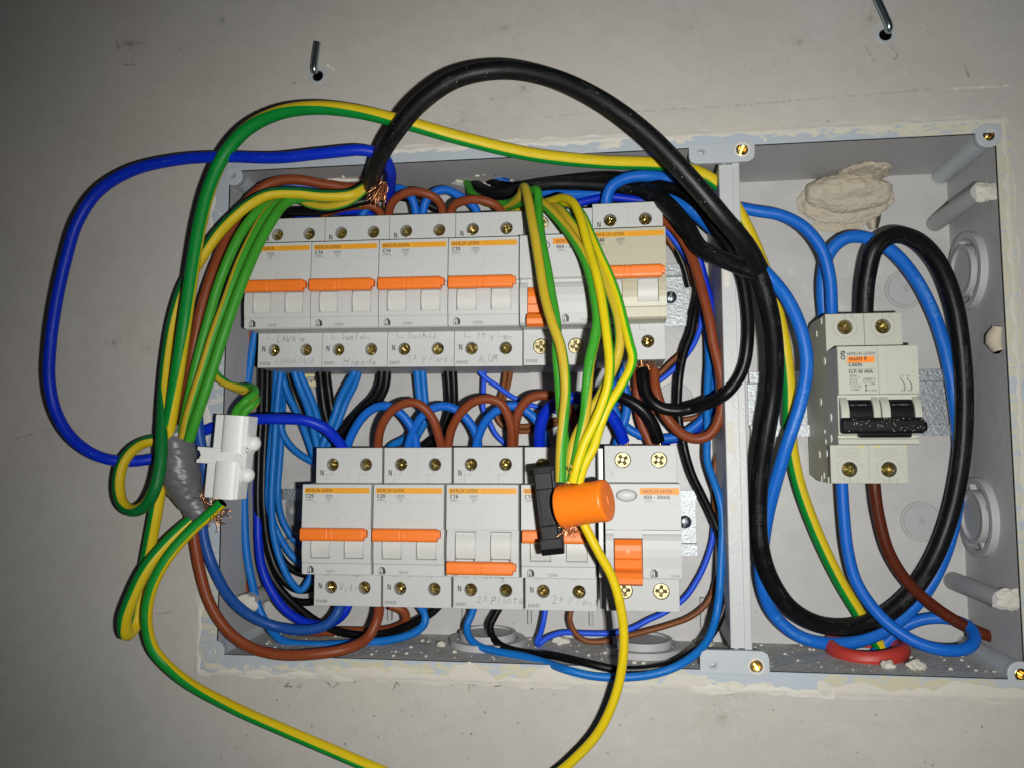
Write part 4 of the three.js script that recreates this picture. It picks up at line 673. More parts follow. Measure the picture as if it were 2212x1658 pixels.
wire('earth_wire', 'green-yellow earth wire with a curl at the outer edge beside the grey tape', W.earthDark, 3.0, [
  [790, 405, -4], [760, 420, 0], [700, 423, 4], [640, 417, 8], [580, 420, 12], [540, 440, 16], [505, 468, 18], [470, 505, 18], [432, 560, 18], [396, 620, 17], [374, 690, 17], [362, 760, 18], [354, 840, 20], [350, 920, 24], [346, 1000, 28], [334, 1055, 30], [312, 1092, 28], [284, 1102, 26], [262, 1084, 24], [255, 1045, 22], [264, 1000, 20], [288, 968, 16], [318, 952, 10], [350, 948, 6], [380, 960, 6]],
  { ang: [[0, -0.2], [7, -0.24], [9, -0.28], [12, -0.25], [14, -0.62], [19, -0.75], [24, -0.75]], seg: 20 });
wire('earth_wire', 'green-yellow earth wire from the white connector hanging down past the box corner', W.yellow, 2.75, [
  [480, 1084, 16], [450, 1112, 16], [412, 1146, 18], [362, 1203, 22], [330, 1262, 24], [317, 1315, 24], [318, 1358, 22], [330, 1400, 20], [360, 1437, 18], [410, 1477, 18], [513, 1532, 20], [615, 1577, 22], [756, 1637, 24], [880, 1692, 26], [990, 1760, 26], [1050, 1850, 24]],
  { ang: [[0, -0.36], [8, -0.38], [10, -0.28], [15, -0.22]], step: 1.5, seg: 20 });
wire('earth_wire', 'yellow earth wire hanging from the orange cap below the box', W.yellow, 2.05, [
  [1090, 1840, 26], [1120, 1760, 28], [1180, 1690, 30], [1234, 1645, 32], [1292, 1582, 34], [1330, 1500, 36], [1347, 1410, 38], [1344, 1330, 40], [1324, 1250, 42], [1292, 1190, 44], [1266, 1140, 44], [1254, 1115, 44]], { ang: [0], step: 1.5, seg: 18 });
// the bundle on the left, from the terminals at the top to the tape
const GB = 'earth wires bundled at the left of the box';
[
  ['light green earth wire next to the brown wire in the left bundle', W.earthLime, 2.5, [[690, 432, -6], [620, 428, 2], [585, 440, 8], [552, 462, 14], [520, 505, 18], [495, 555, 20], [470, 620, 20], [450, 690, 20], [428, 770, 20], [412, 840, 20], [400, 900, 20], [392, 940, 18]], [0.4, 0.38, 0.38, 0.4]],
  ['green earth wire with yellow edge crossing to the tape in the left bundle', W.earthLime, 2.4, [[700, 428, -8], [640, 424, 0], [600, 438, 7], [572, 466, 13], [543, 515, 18], [515, 575, 22], [488, 650, 24], [462, 720, 25], [440, 790, 25], [420, 850, 25], [404, 905, 24], [396, 945, 22]], [0.3, 0.2, 0.12, 0.08]],
  ['outer green earth wire nearest the breaker in the left bundle', W.earthLime, 2.6, [[720, 430, -6], [655, 426, 2], [615, 440, 9], [590, 472, 15], [560, 525, 20], [533, 585, 24], [508, 650, 26], [482, 725, 27], [458, 800, 27], [438, 860, 27], [420, 912, 26], [408, 950, 24]], [0.42, 0.4, 0.42, 0.42]],
  ['yellow-edged earth wire under the others in the left bundle', W.earthDark, 2.2, [[780, 440, -14], [720, 440, -10], [670, 428, -6], [620, 434, 0], [580, 462, 6], [550, 505, 10], [522, 560, 12], [500, 625, 13], [480, 690, 14], [458, 760, 15], [430, 850, 16], [405, 930, 14]], [0.05, 0, 0.05, 0.1]],
].forEach(([label, mat, r, pts, ang]) => wire('earth_wire', label, mat, r, pts, { ang, group: GB }));
wire('earth_wire', 'pale yellow earth wire lying over the top left breaker', W.earthLime, 2.2, [[806, 392, -4], [782, 415, -2], [752, 436, -2], [710, 446, -2], [672, 442, -3], [640, 430, -4], [600, 430, -6]], { ang: [0.02, 0.02, 0.1] });
wire('earth_wire', 'green earth wire looping from the bundle into the white connector', W.earthLime, 2.2, [
  [470, 700, 10], [458, 745, 10], [456, 782, 10], [468, 812, 10], [492, 830, 10], [522, 838, 10], [545, 838, 12], [549, 850, 18], [530, 866, 22], [512, 885, 22], [503, 910, 20]], { ang: [0.1, 0.1, 0.05, 0.55, 0.5] });
wire('earth_wire', 'second green earth wire twisted into the white connector', W.earthLime, 2.2, [
  [452, 730, 6], [452, 770, 6], [466, 808, 6], [496, 832, 6], [530, 846, 8], [552, 858, 12], [548, 872, 17], [530, 886, 19], [518, 912, 18]], { ang: [0.1, 0.1, 0.05, 0.55, 0.5] });
// the bundle hanging in front of the upper row
const GC = 'earth wires hanging in front of the breakers';
[
  ['first hanging earth wire beside the fourth upper breaker', W.earthLime, 2.35, [[1008, 396, -46], [1024, 422, -34], [1060, 440, -26], [1098, 440, -18], [1122, 425, -6], [1133, 404, 6], [1140, 425, 14], [1148, 470, 22], [1157, 520, 28], [1165, 568, 32], [1177, 640, 38], [1194, 700, 42], [1210, 745, 44], [1219, 796, 45], [1222, 848, 45], [1218, 900, 46], [1212, 968, 46], [1211, 1040, 46]], [0.5, 0.4, 0.02, -0.02, 0, 0.02, 0.12, 0.22]],
  ['second hanging earth wire behind the first', W.earthLime, 2.2, [[1100, 446, -22], [1132, 436, -8], [1150, 412, 4], [1160, 412, 8], [1163, 440, 12], [1165, 480, 18], [1172, 530, 24], [1182, 580, 28], [1192, 640, 32], [1202, 700, 36], [1203, 770, 38], [1208, 830, 39], [1212, 890, 40], [1220, 960, 42], [1224, 1042, 43]], [0.5, 0.45, 0.5, 0.5, 0.4, 0.2]],
  ['green earth wire swinging widest over the residual current device', W.earthLime, 2.45, [[1120, 440, -20], [1150, 430, -4], [1170, 438, 6], [1190, 456, 12], [1215, 484, 18], [1242, 520, 24], [1264, 560, 29], [1277, 600, 33], [1286, 645, 36], [1291, 690, 38], [1284, 735, 40], [1274, 780, 42], [1268, 840, 43], [1264, 895, 44], [1250, 965, 45], [1236, 1040, 45]], [-0.1, -0.12, -0.15, -0.2, -0.36, -0.36, -0.2, -0.1]],
  ['bright yellow earth wire in the middle of the hanging bundle', W.earthBright, 2.2, [[1150, 446, -14], [1185, 436, -4], [1218, 428, 8], [1240, 440, 16], [1254, 470, 22], [1265, 510, 27], [1276, 550, 31], [1288, 590, 36], [1297, 630, 39], [1305, 678, 42], [1312, 730, 45], [1317, 780, 47], [1314, 830, 48], [1303, 866, 48], [1283, 915, 48], [1262, 958, 48], [1244, 1015, 48], [1238, 1040, 47]], [0.1, 0.06, 0.06, 0.06, 0.1, 0.12, 0.05, 0.1]],
  ['dull yellow-green earth wire behind the bright ones', W.earthLime, 2.3, [[1146, 452, -16], [1180, 444, -8], [1205, 448, 4], [1226, 470, 12], [1250, 505, 18], [1274, 545, 24], [1296, 582, 29], [1313, 620, 33], [1328, 660, 36], [1337, 700, 38], [1339, 740, 39], [1332, 778, 39], [1316, 815, 40], [1296, 856, 40], [1272, 894, 41], [1248, 935, 42], [1236, 970, 43], [1230, 1042, 43]], [0.1, 0.1, 0.05, -0.05, -0.05, 0, 0.1]],
  ['bright earth wire with the sharp bend at the edge of the hanging bundle', W.earthBright, 2.1, [[1160, 448, -14], [1200, 440, -4], [1232, 440, 6], [1256, 462, 14], [1276, 505, 22], [1298, 555, 28], [1318, 598, 32], [1335, 645, 36], [1348, 695, 39], [1360, 742, 42], [1367, 772, 43], [1361, 797, 44], [1340, 836, 45], [1312, 882, 46], [1297, 918, 46], [1282, 966, 47], [1262, 1004, 47], [1250, 1042, 46]], [0.15, 0.12, 0.15, 0.18, 0.2, 0.1, 0.02, -0.1]],
].forEach(([label, mat, r, pts, ang]) => wire('earth_wire', label, mat, r, pts, { ang, group: GC, seg: 16 }));
wire('earth_wire', 'short yellow earth wire running behind the hanging bundle', W.earthBright, 1.9, [[1082, 446, -34], [1110, 450, -26], [1150, 448, -18], [1200, 458, -10], [1235, 480, -6], [1270, 520, -4]], { ang: [0, 0, 0] });
// ---------------------------------------------------------------- left: outer loops and bundle
wire('blue_wire', 'royal blue wire looping out over the wall and back to the C25 breaker', W.royalPrint, 2.85, [
  [838, 432, -22], [843, 400, -8], [842, 365, 10], [824, 336, 22], [788, 325, 26], [700, 331, 28], [600, 341, 28], [480, 339, 28], [380, 346, 28], [282, 370, 28], [212, 414, 28], [168, 478, 28], [142, 560, 28], [122, 650, 28], [109, 740, 28], [106, 820, 28], [120, 888, 26], [152, 942, 24], [202, 980, 22], [256, 995, 18], [312, 993, 10], [360, 980, 4], [410, 950, 2], [440, 930, 2], [490, 912, 2], [545, 905, 1], [605, 904, 0], [662, 908, -2], [702, 924, -6], [728, 950, -11], [746, 975, -16]], { step: 1.5, seg: 18 });
wire('brown_wire', 'brown wire from the top hole through the tape and round to the C25 breaker', W.brown, 2.75, [
  [800, 398, -34], [760, 405, -26], [700, 398, -18], [640, 388, -10], [592, 393, -4], [550, 418, 0], [514, 465, 4], [484, 525, 8], [460, 585, 12], [436, 660, 14], [420, 740, 14], [404, 840, 14], [394, 930, 14], [392, 1020, 12], [404, 1090, 8], [417, 1150, 8], [430, 1225, 7], [452, 1300, 6], [490, 1360, 5], [540, 1397, 4], [600, 1413, 4], [680, 1412, 2], [750, 1400, -4], [795, 1375, -14], [815, 1335, -18], [820, 1292, -24]]);
wire('blue_wire', 'dull blue wire from the top hole through the tape and under the C25 breaker', W.navy, 2.75, [
  [780, 405, -36], [700, 404, -26], [620, 402, -18], [575, 420, -10], [535, 470, -4], [500, 540, 2], [470, 620, 6], [450, 700, 8], [434, 780, 10], [424, 850, 10], [428, 920, 8], [438, 985, 6], [444, 1040, 5], [436, 1100, 5], [440, 1160, 5], [458, 1220, 4], [492, 1285, -2], [535, 1325, -9], [595, 1352, -16], [660, 1360, -18], [706, 1348, -20], [730, 1320, -22], [737, 1286, -26]]);
const tapeObj = (() => {
  const pts = [[378, 918, 14], [378, 945, 14], [382, 985, 13], [392, 1030, 12], [408, 1072, 10], [428, 1103, 8], [440, 1122, 6]].map((p) => pix(...p)), base = pts[0].clone();
  const g = tube(pts.map((p) => p.sub(base)), 8, { seg: 44, step: 0.7, radii: (u) => 7.2 + 3.0 * Math.sin(Math.PI * Math.min(1, u * 1.25)) - 0.8 * u }), p = g.attributes.position, n = g.attributes.normal;
  for (let i = 0; i < p.count; i++) { const v = V().fromBufferAttribute(p, i), q = V().fromBufferAttribute(n, i), along = v.y * 0.5 + v.x * 0.12, f = 0.9 * Math.abs(fbm(along * 0.45 + 0.4 * fbm(v.x * 0.1, v.y * 0.1, 2), v.x * 0.12, v.z * 0.12, 3)) + 0.35 * fbm(v.x * 0.28, v.y * 0.28, v.z * 0.28); p.setXYZ(i, v.x + q.x * f * 1.5, v.y + q.y * f * 1.5, v.z + q.z * f * 1.5); }
  g.computeVertexNormals();
  const m = mesh('tape_wrap', g, M.tape); m.position.copy(base).multiplyScalar(MM); tag(m, 'grey insulating tape wrapped round the wire bundle at the left', 'tape'); m.origin = base; return m;
})();
strands(tapeObj, tapeObj.origin, [446, 1062, 14], V(0.5, -0.6, 0.4), 16, 9, 3, 0.15, 0.5);
strands(tapeObj, tapeObj.origin, [460, 1105, 12], V(0.8, -0.3, 0.4), 26, 11, 4, 0.16, 0.6);
strands(tapeObj, tapeObj.origin, [444, 1050, 12], V(0.1, -1, 0.1), 12, 12, 2, 0.14, 0.12);
const bc = bigLoop; strands(bc, bc.origin, [830, 398, 4], V(-0.5, -0.9, 0.1), 34, 12, 3.4, 0.17, 0.22); strands(bc, bc.origin, [812, 420, 0], V(0.6, -0.4, 0.4), 16, 7, 3, 0.15, 0.5);
// white two-screw connector
{
  const c = pix(496, 985, 18), o = thing('cable_connector', 'white nylon two-barrel cable connector hanging at the left', 'connector', [c.x, c.y, 18], -0.07); o.scale.setScalar(0.91);
  const barrel = (y, x) => { const s = rectShape(20, 20.6, 0.8), g = extrude(s, 14, 0.8); const p = g.attributes.position; for (let i = 0; i < p.count; i++) { const f = (p.getX(i) - 1.5) / 9; if (p.getZ(i) > -4) p.setZ(i, p.getZ(i) - 2.2 * f * f); } g.computeVertexNormals(); return at(g, x, y, 7); };
  const body = mesh('body', [barrel(12.4, 1.2), barrel(-12.6, -1.2)], M.nylon, o);
  mesh('rib', [at(new THREE.CylinderGeometry(6.2, 6.2, 20.2, 30).scale(1, 1, 0.4), 3.6, 12.4, 5.4), at(new THREE.CylinderGeometry(6.2, 6.2, 20.2, 30).scale(1, 1, 0.4), 1.4, -12.6, 5.4)], M.nylon, body);
  const ts = polyShape([[-16.4, 4.4], [9, 4.4], [12, 6.6], [12, -6.2], [9, -4.4], [-16.4, -4.4], [-16.4, -2.6], [-15.2, -2.2], [-14.2, 0], [-15.2, 2.2], [-16.4, 2.6]]);
  mesh('fixing_tab', at(extrude(ts, 9, 0.5), 0, 0, 5.6), M.nylon, o);
  for (const [x, y] of [[10.2, 8], [8.2, -9.4]]) mesh('screw_boss', [at(new THREE.SphereGeometry(4.6, 20, 14).scale(1, 1, 1), x + 2.2, y, 0), at(cyl(4.6, 4.6, 6, 20).rotateY(Math.PI / 2), x, y, 0)], M.nylon, o);
  const torn = []; for (let i = 0; i < 9; i++) torn.push(tube([V(rr(5, 12), rr(2, 7), 5.4), V(rr(7, 13), rr(1, 6), 6), V(rr(8, 14), rr(0, 6), 5.2)], rr(0.3, 0.6), { seg: 6 })); mesh('torn_edge', torn, M.nylon, o);
}
// the black clip and orange cap that join the hanging earth wires
{
  const c = pix(1188, 1096, 34), o = thing('wire_clip', 'black plastic clip strip with hooked end in front of the C10 breaker', 'clip', [c.x, c.y, 34], 0.11);
  const hook = [[0, 19], [3, 19.5], [5, 18.5], [5.4, 16], [3, 15.5], [2.8, 14], [2.6, -13], [3.2, -16.2], [5.6, -17.4], [8.2, -16.4], [8.8, -13], [10.4, -13], [10.4, -17], [7.6, -20], [3, -20.4], [0, -18.6]];
  mesh('strip', [alongX(hook, -5.4, 4.6, 0.5), at(slab(9.6, 9, 4, 0.5), -0.4, 13, 4), at(slab(9.6, 7, 3.4, 0.5), -0.4, -11, 3.6)], M.black, o);
  mesh('ridge', [at(slab(2, 34, 6, 0.4), 3.7, 0, 6.4), at(slab(1.4, 22, 1.2, 0.3), -4.5, 0, 3.4)], M.black, o);
  const p = pix(1258, 1087, 46), q = thing('orange_cap', 'orange plastic screw cap clamping the hanging earth wires', 'cap', [p.x, p.y, 46]);
  const prof = [[0, -10], [9.2, -10], [9.6, -9.3], [9.3, -5], [9.0, 0], [8.9, 6], [9.1, 10.6], [8.8, 11.6], [7.6, 12.1], [0, 12.2]].map(([r, y]) => new THREE.Vector2(r, y));
  const g = new THREE.LatheGeometry(prof, 56).rotateZ(-Math.PI / 2).rotateY(-0.36).rotateZ(0.17);
  const cap = mesh('cap', g, M.capOrange, q);
  mesh('embossed_mark', [at(slab(3, 0.5, 0.4, 0.1), 0, 0.9, 0), at(slab(0.5, 3.6, 0.4, 0.1), -0.6, 0, 0), at(slab(2.2, 0.5, 0.4, 0.1), 0.4, -1.2, 0)].map((m) => m.rotateY(Math.PI / 2).translate(12.35, 0, 0).rotateY(-0.36).rotateZ(0.17)), M.capOrange, cap);
  strands(q, p, [1206, 1032, 44], V(0.6, -0.7, 0.2), 12, 6, 2.2, 0.16, 0.3); strands(q, p, [1248, 1040, 47], V(0.0, 0.9, 0.2), 12, 9, 1.6, 0.15, 0.25); strands(q, p, [1238, 1124, 44], V(-0.35, -0.9, 0.1), 46, 7.5, 3.6, 0.16, 0.3);
}
// ---------------------------------------------------------------- jumpers between the lower breakers
const GJB = 'brown jumpers between the lower breakers', GJN = 'blue jumpers between the lower breakers';
const jz = (pts, z0, z1) => pts.map(([x, y], i) => { const u = i / (pts.length - 1); return [x, y, z0 + (z1 - z0) * Math.sin(Math.PI * u)]; });
wire('brown_wire', 'brown jumper arching between the C25 and C20 breakers', W.brown, 2.4, jz([[817, 980], [817, 955], [820, 932], [830, 907], [849, 884], [876, 870], [899, 870], [919, 883], [936, 906], [946, 936], [952, 960], [954, 980]], -22, -10), { group: GJB });
wire('brown_wire', 'brown jumper arching between the C20 and the lower C16 breaker', W.brown, 2.4, jz([[968, 980], [969, 955], [976, 924], [993, 894], [1020, 869], [1054, 861], [1080, 869], [1097, 895], [1105, 928], [1105, 960], [1104, 980]], -22, -10), { group: GJB });
wire('brown_wire', 'brown jumper arching from the lower C16 breaker behind the hanging earth wires', W.brown, 2.5, jz([[1110, 980], [1110, 950], [1113, 915], [1124, 882], [1144, 860], [1174, 853], [1206, 858], [1230, 884], [1241, 918], [1245, 955], [1246, 980]], -22, -12), { group: GJB });
wire('blue_wire', 'blue jumper arching between the C25 and C20 breakers', W.azure, 2.35, jz([[748, 985], [752, 958], [766, 926], [788, 895], [816, 878], [840, 877], [863, 890], [884, 914], [896, 942], [900, 985]], -24, -16), { group: GJN });
wire('blue_wire', 'blue jumper arching between the C20 and the lower C16 breaker', W.azure, 2.35, jz([[876, 985], [884, 955], [895, 925], [912, 898], [938, 880], [964, 877], [990, 887], [1014, 911], [1029, 940], [1036, 985]], -24, -17), { group: GJN });
wire('blue_wire', 'blue jumper arching from the lower C16 breaker to the lower C10 breaker', W.azure, 2.35, jz([[1026, 985], [1030, 955], [1040, 925], [1056, 900], [1082, 882], [1113, 876], [1144, 892], [1167, 920], [1180, 955], [1183, 985]], -24, -16), { group: GJN });
const royalJ = wire('blue_wire', 'royal blue jumper with bare end at the lower residual current device', W.royal, 3.0, jz([[1165, 962], [1166, 930], [1177, 893], [1201, 869], [1236, 859], [1276, 864], [1311, 886], [1335, 920], [1348, 953]], -18, -6));
strands(royalJ, royalJ.origin, [1348, 952, -18], V(0.2, -1, 0), 10, 4.5, 2.4, 0.2, 0.08);
const blackJ = wire('black_wire', 'black jumper curving down to the lower residual current device', W.black, 3.0, [[1246, 980, -26], [1246, 930, -24], [1256, 885, -20], [1283, 855, -16], [1324, 853, -12], [1360, 865, -10], [1390, 886, -10], [1412, 918, -12], [1424, 952, -16]]);
strands(blackJ, blackJ.origin, [1424, 952, -17], V(0.1, -1, 0), 6, 4.5, 1.6, 0.2, 0.05);
// jumpers at the upper row
wire('brown_wire', 'brown jumper humped above the first two upper breakers', W.brown, 2.3, jz([[700, 480], [704, 462], [735, 450], [778, 444], [806, 446], [820, 458], [826, 482]], -24, -16), { group: 'brown jumpers above the upper breakers' });
wire('brown_wire', 'brown jumper arched above the breakers lettered Homedo and Parking', W.brown, 2.35, jz([[840, 482], [840, 460], [846, 440], [862, 424], [890, 414], [920, 418], [943, 430], [954, 448], [957, 478]], -24, -12), { group: 'brown jumpers above the upper breakers' });
wire('brown_wire', 'brown jumper arched above the upper C10 breaker', W.brown, 2.35, jz([[972, 478], [974, 458], [982, 443], [1002, 434], [1026, 431], [1054, 436], [1074, 446], [1083, 460], [1086, 478]], -24, -14), { group: 'brown jumpers above the upper breakers' });
wire('blue_wire', 'blue jumper dropping beside the bare copper above the upper row', W.azure, 2.3, [[780, 470, -30], [800, 440, -28], [848, 408, -24], [874, 411, -22], [888, 426, -22], [896, 446, -24], [900, 480, -28]]);
wire('blue_wire', 'blue jumper arched above the upper C16 and C10 breakers', W.azure, 2.3, [[912, 482, -28], [914, 460, -25], [920, 436, -23], [936, 417, -22], [962, 410, -22], [990, 422, -23], [1010, 434, -24], [1028, 452, -27], [1034, 480, -30]]);
wire('blue_wire', 'blue wire lying low behind the first upper breaker', W.royal, 2.3, [[640, 470, -34], [690, 458, -32], [740, 456, -32], [790, 460, -32], [815, 478, -34]]);
wire('black_wire', 'black wire lying along the top of the first upper breakers', W.black, 2.4, [[560, 500, -24], [590, 474, -18], [622, 460, -13], [680, 457, -10], [735, 447, -10], [785, 434, -12], [850, 424, -20], [910, 436, -28], [960, 460, -32]]);
wire('blue_wire', 'royal blue wire running behind the beige breaker top', W.royal, 2.3, [[1200, 452, -34], [1260, 436, -32], [1310, 426, -30], [1360, 430, -30], [1410, 440, -30], [1450, 462, -32], [1485, 500, -34], [1505, 545, -36], [1522, 605, -38], [1536, 660, -38], [1544, 710, -38], [1550, 760, -38], [1552, 830, -40], [1540, 880, -40], [1500, 930, -42], [1440, 950, -42], [1380, 940, -44]]);
wire('brown_wire', 'brown wire running behind the beige breaker and down beside the partition', W.brown, 2.6, [[1260, 462, -32], [1320, 450, -28], [1390, 454, -26], [1436, 478, -24], [1460, 497, -22], [1482, 528, -20], [1500, 570, -18], [1517, 628, -16], [1532, 688, -14], [1542, 745, -14], [1553, 790, -14], [1560, 830, -14], [1559, 880, -14], [1549, 916, -14], [1530, 940, -14], [1502, 947, -14], [1472, 935, -13], [1450, 913, -12], [1434, 890, -12], [1422, 858, -12], [1415, 828, -13], [1413, 797, -15]]);
// bare ends under the beige breaker
{
  const o = thing('bare_conductors', 'bare copper conductors clamped under the beige breaker', 'conductor', [0, 0, 0]), p0 = pix(1400, 800, -14); o.position.copy(p0).multiplyScalar(MM);
  strands(o, p0, [1392, 800, -14], V(0.05, 1, -0.25), 18, 4.4, 4, 0.2, 0.06); strands(o, p0, [1412, 800, -15], V(0, 1, -0.25), 16, 4.4, 3.4, 0.22, 0.05); strands(o, p0, [1384, 790, -12], V(-0.6, 0.2, 0.3), 4, 6, 2, 0.12, 0.5);
}
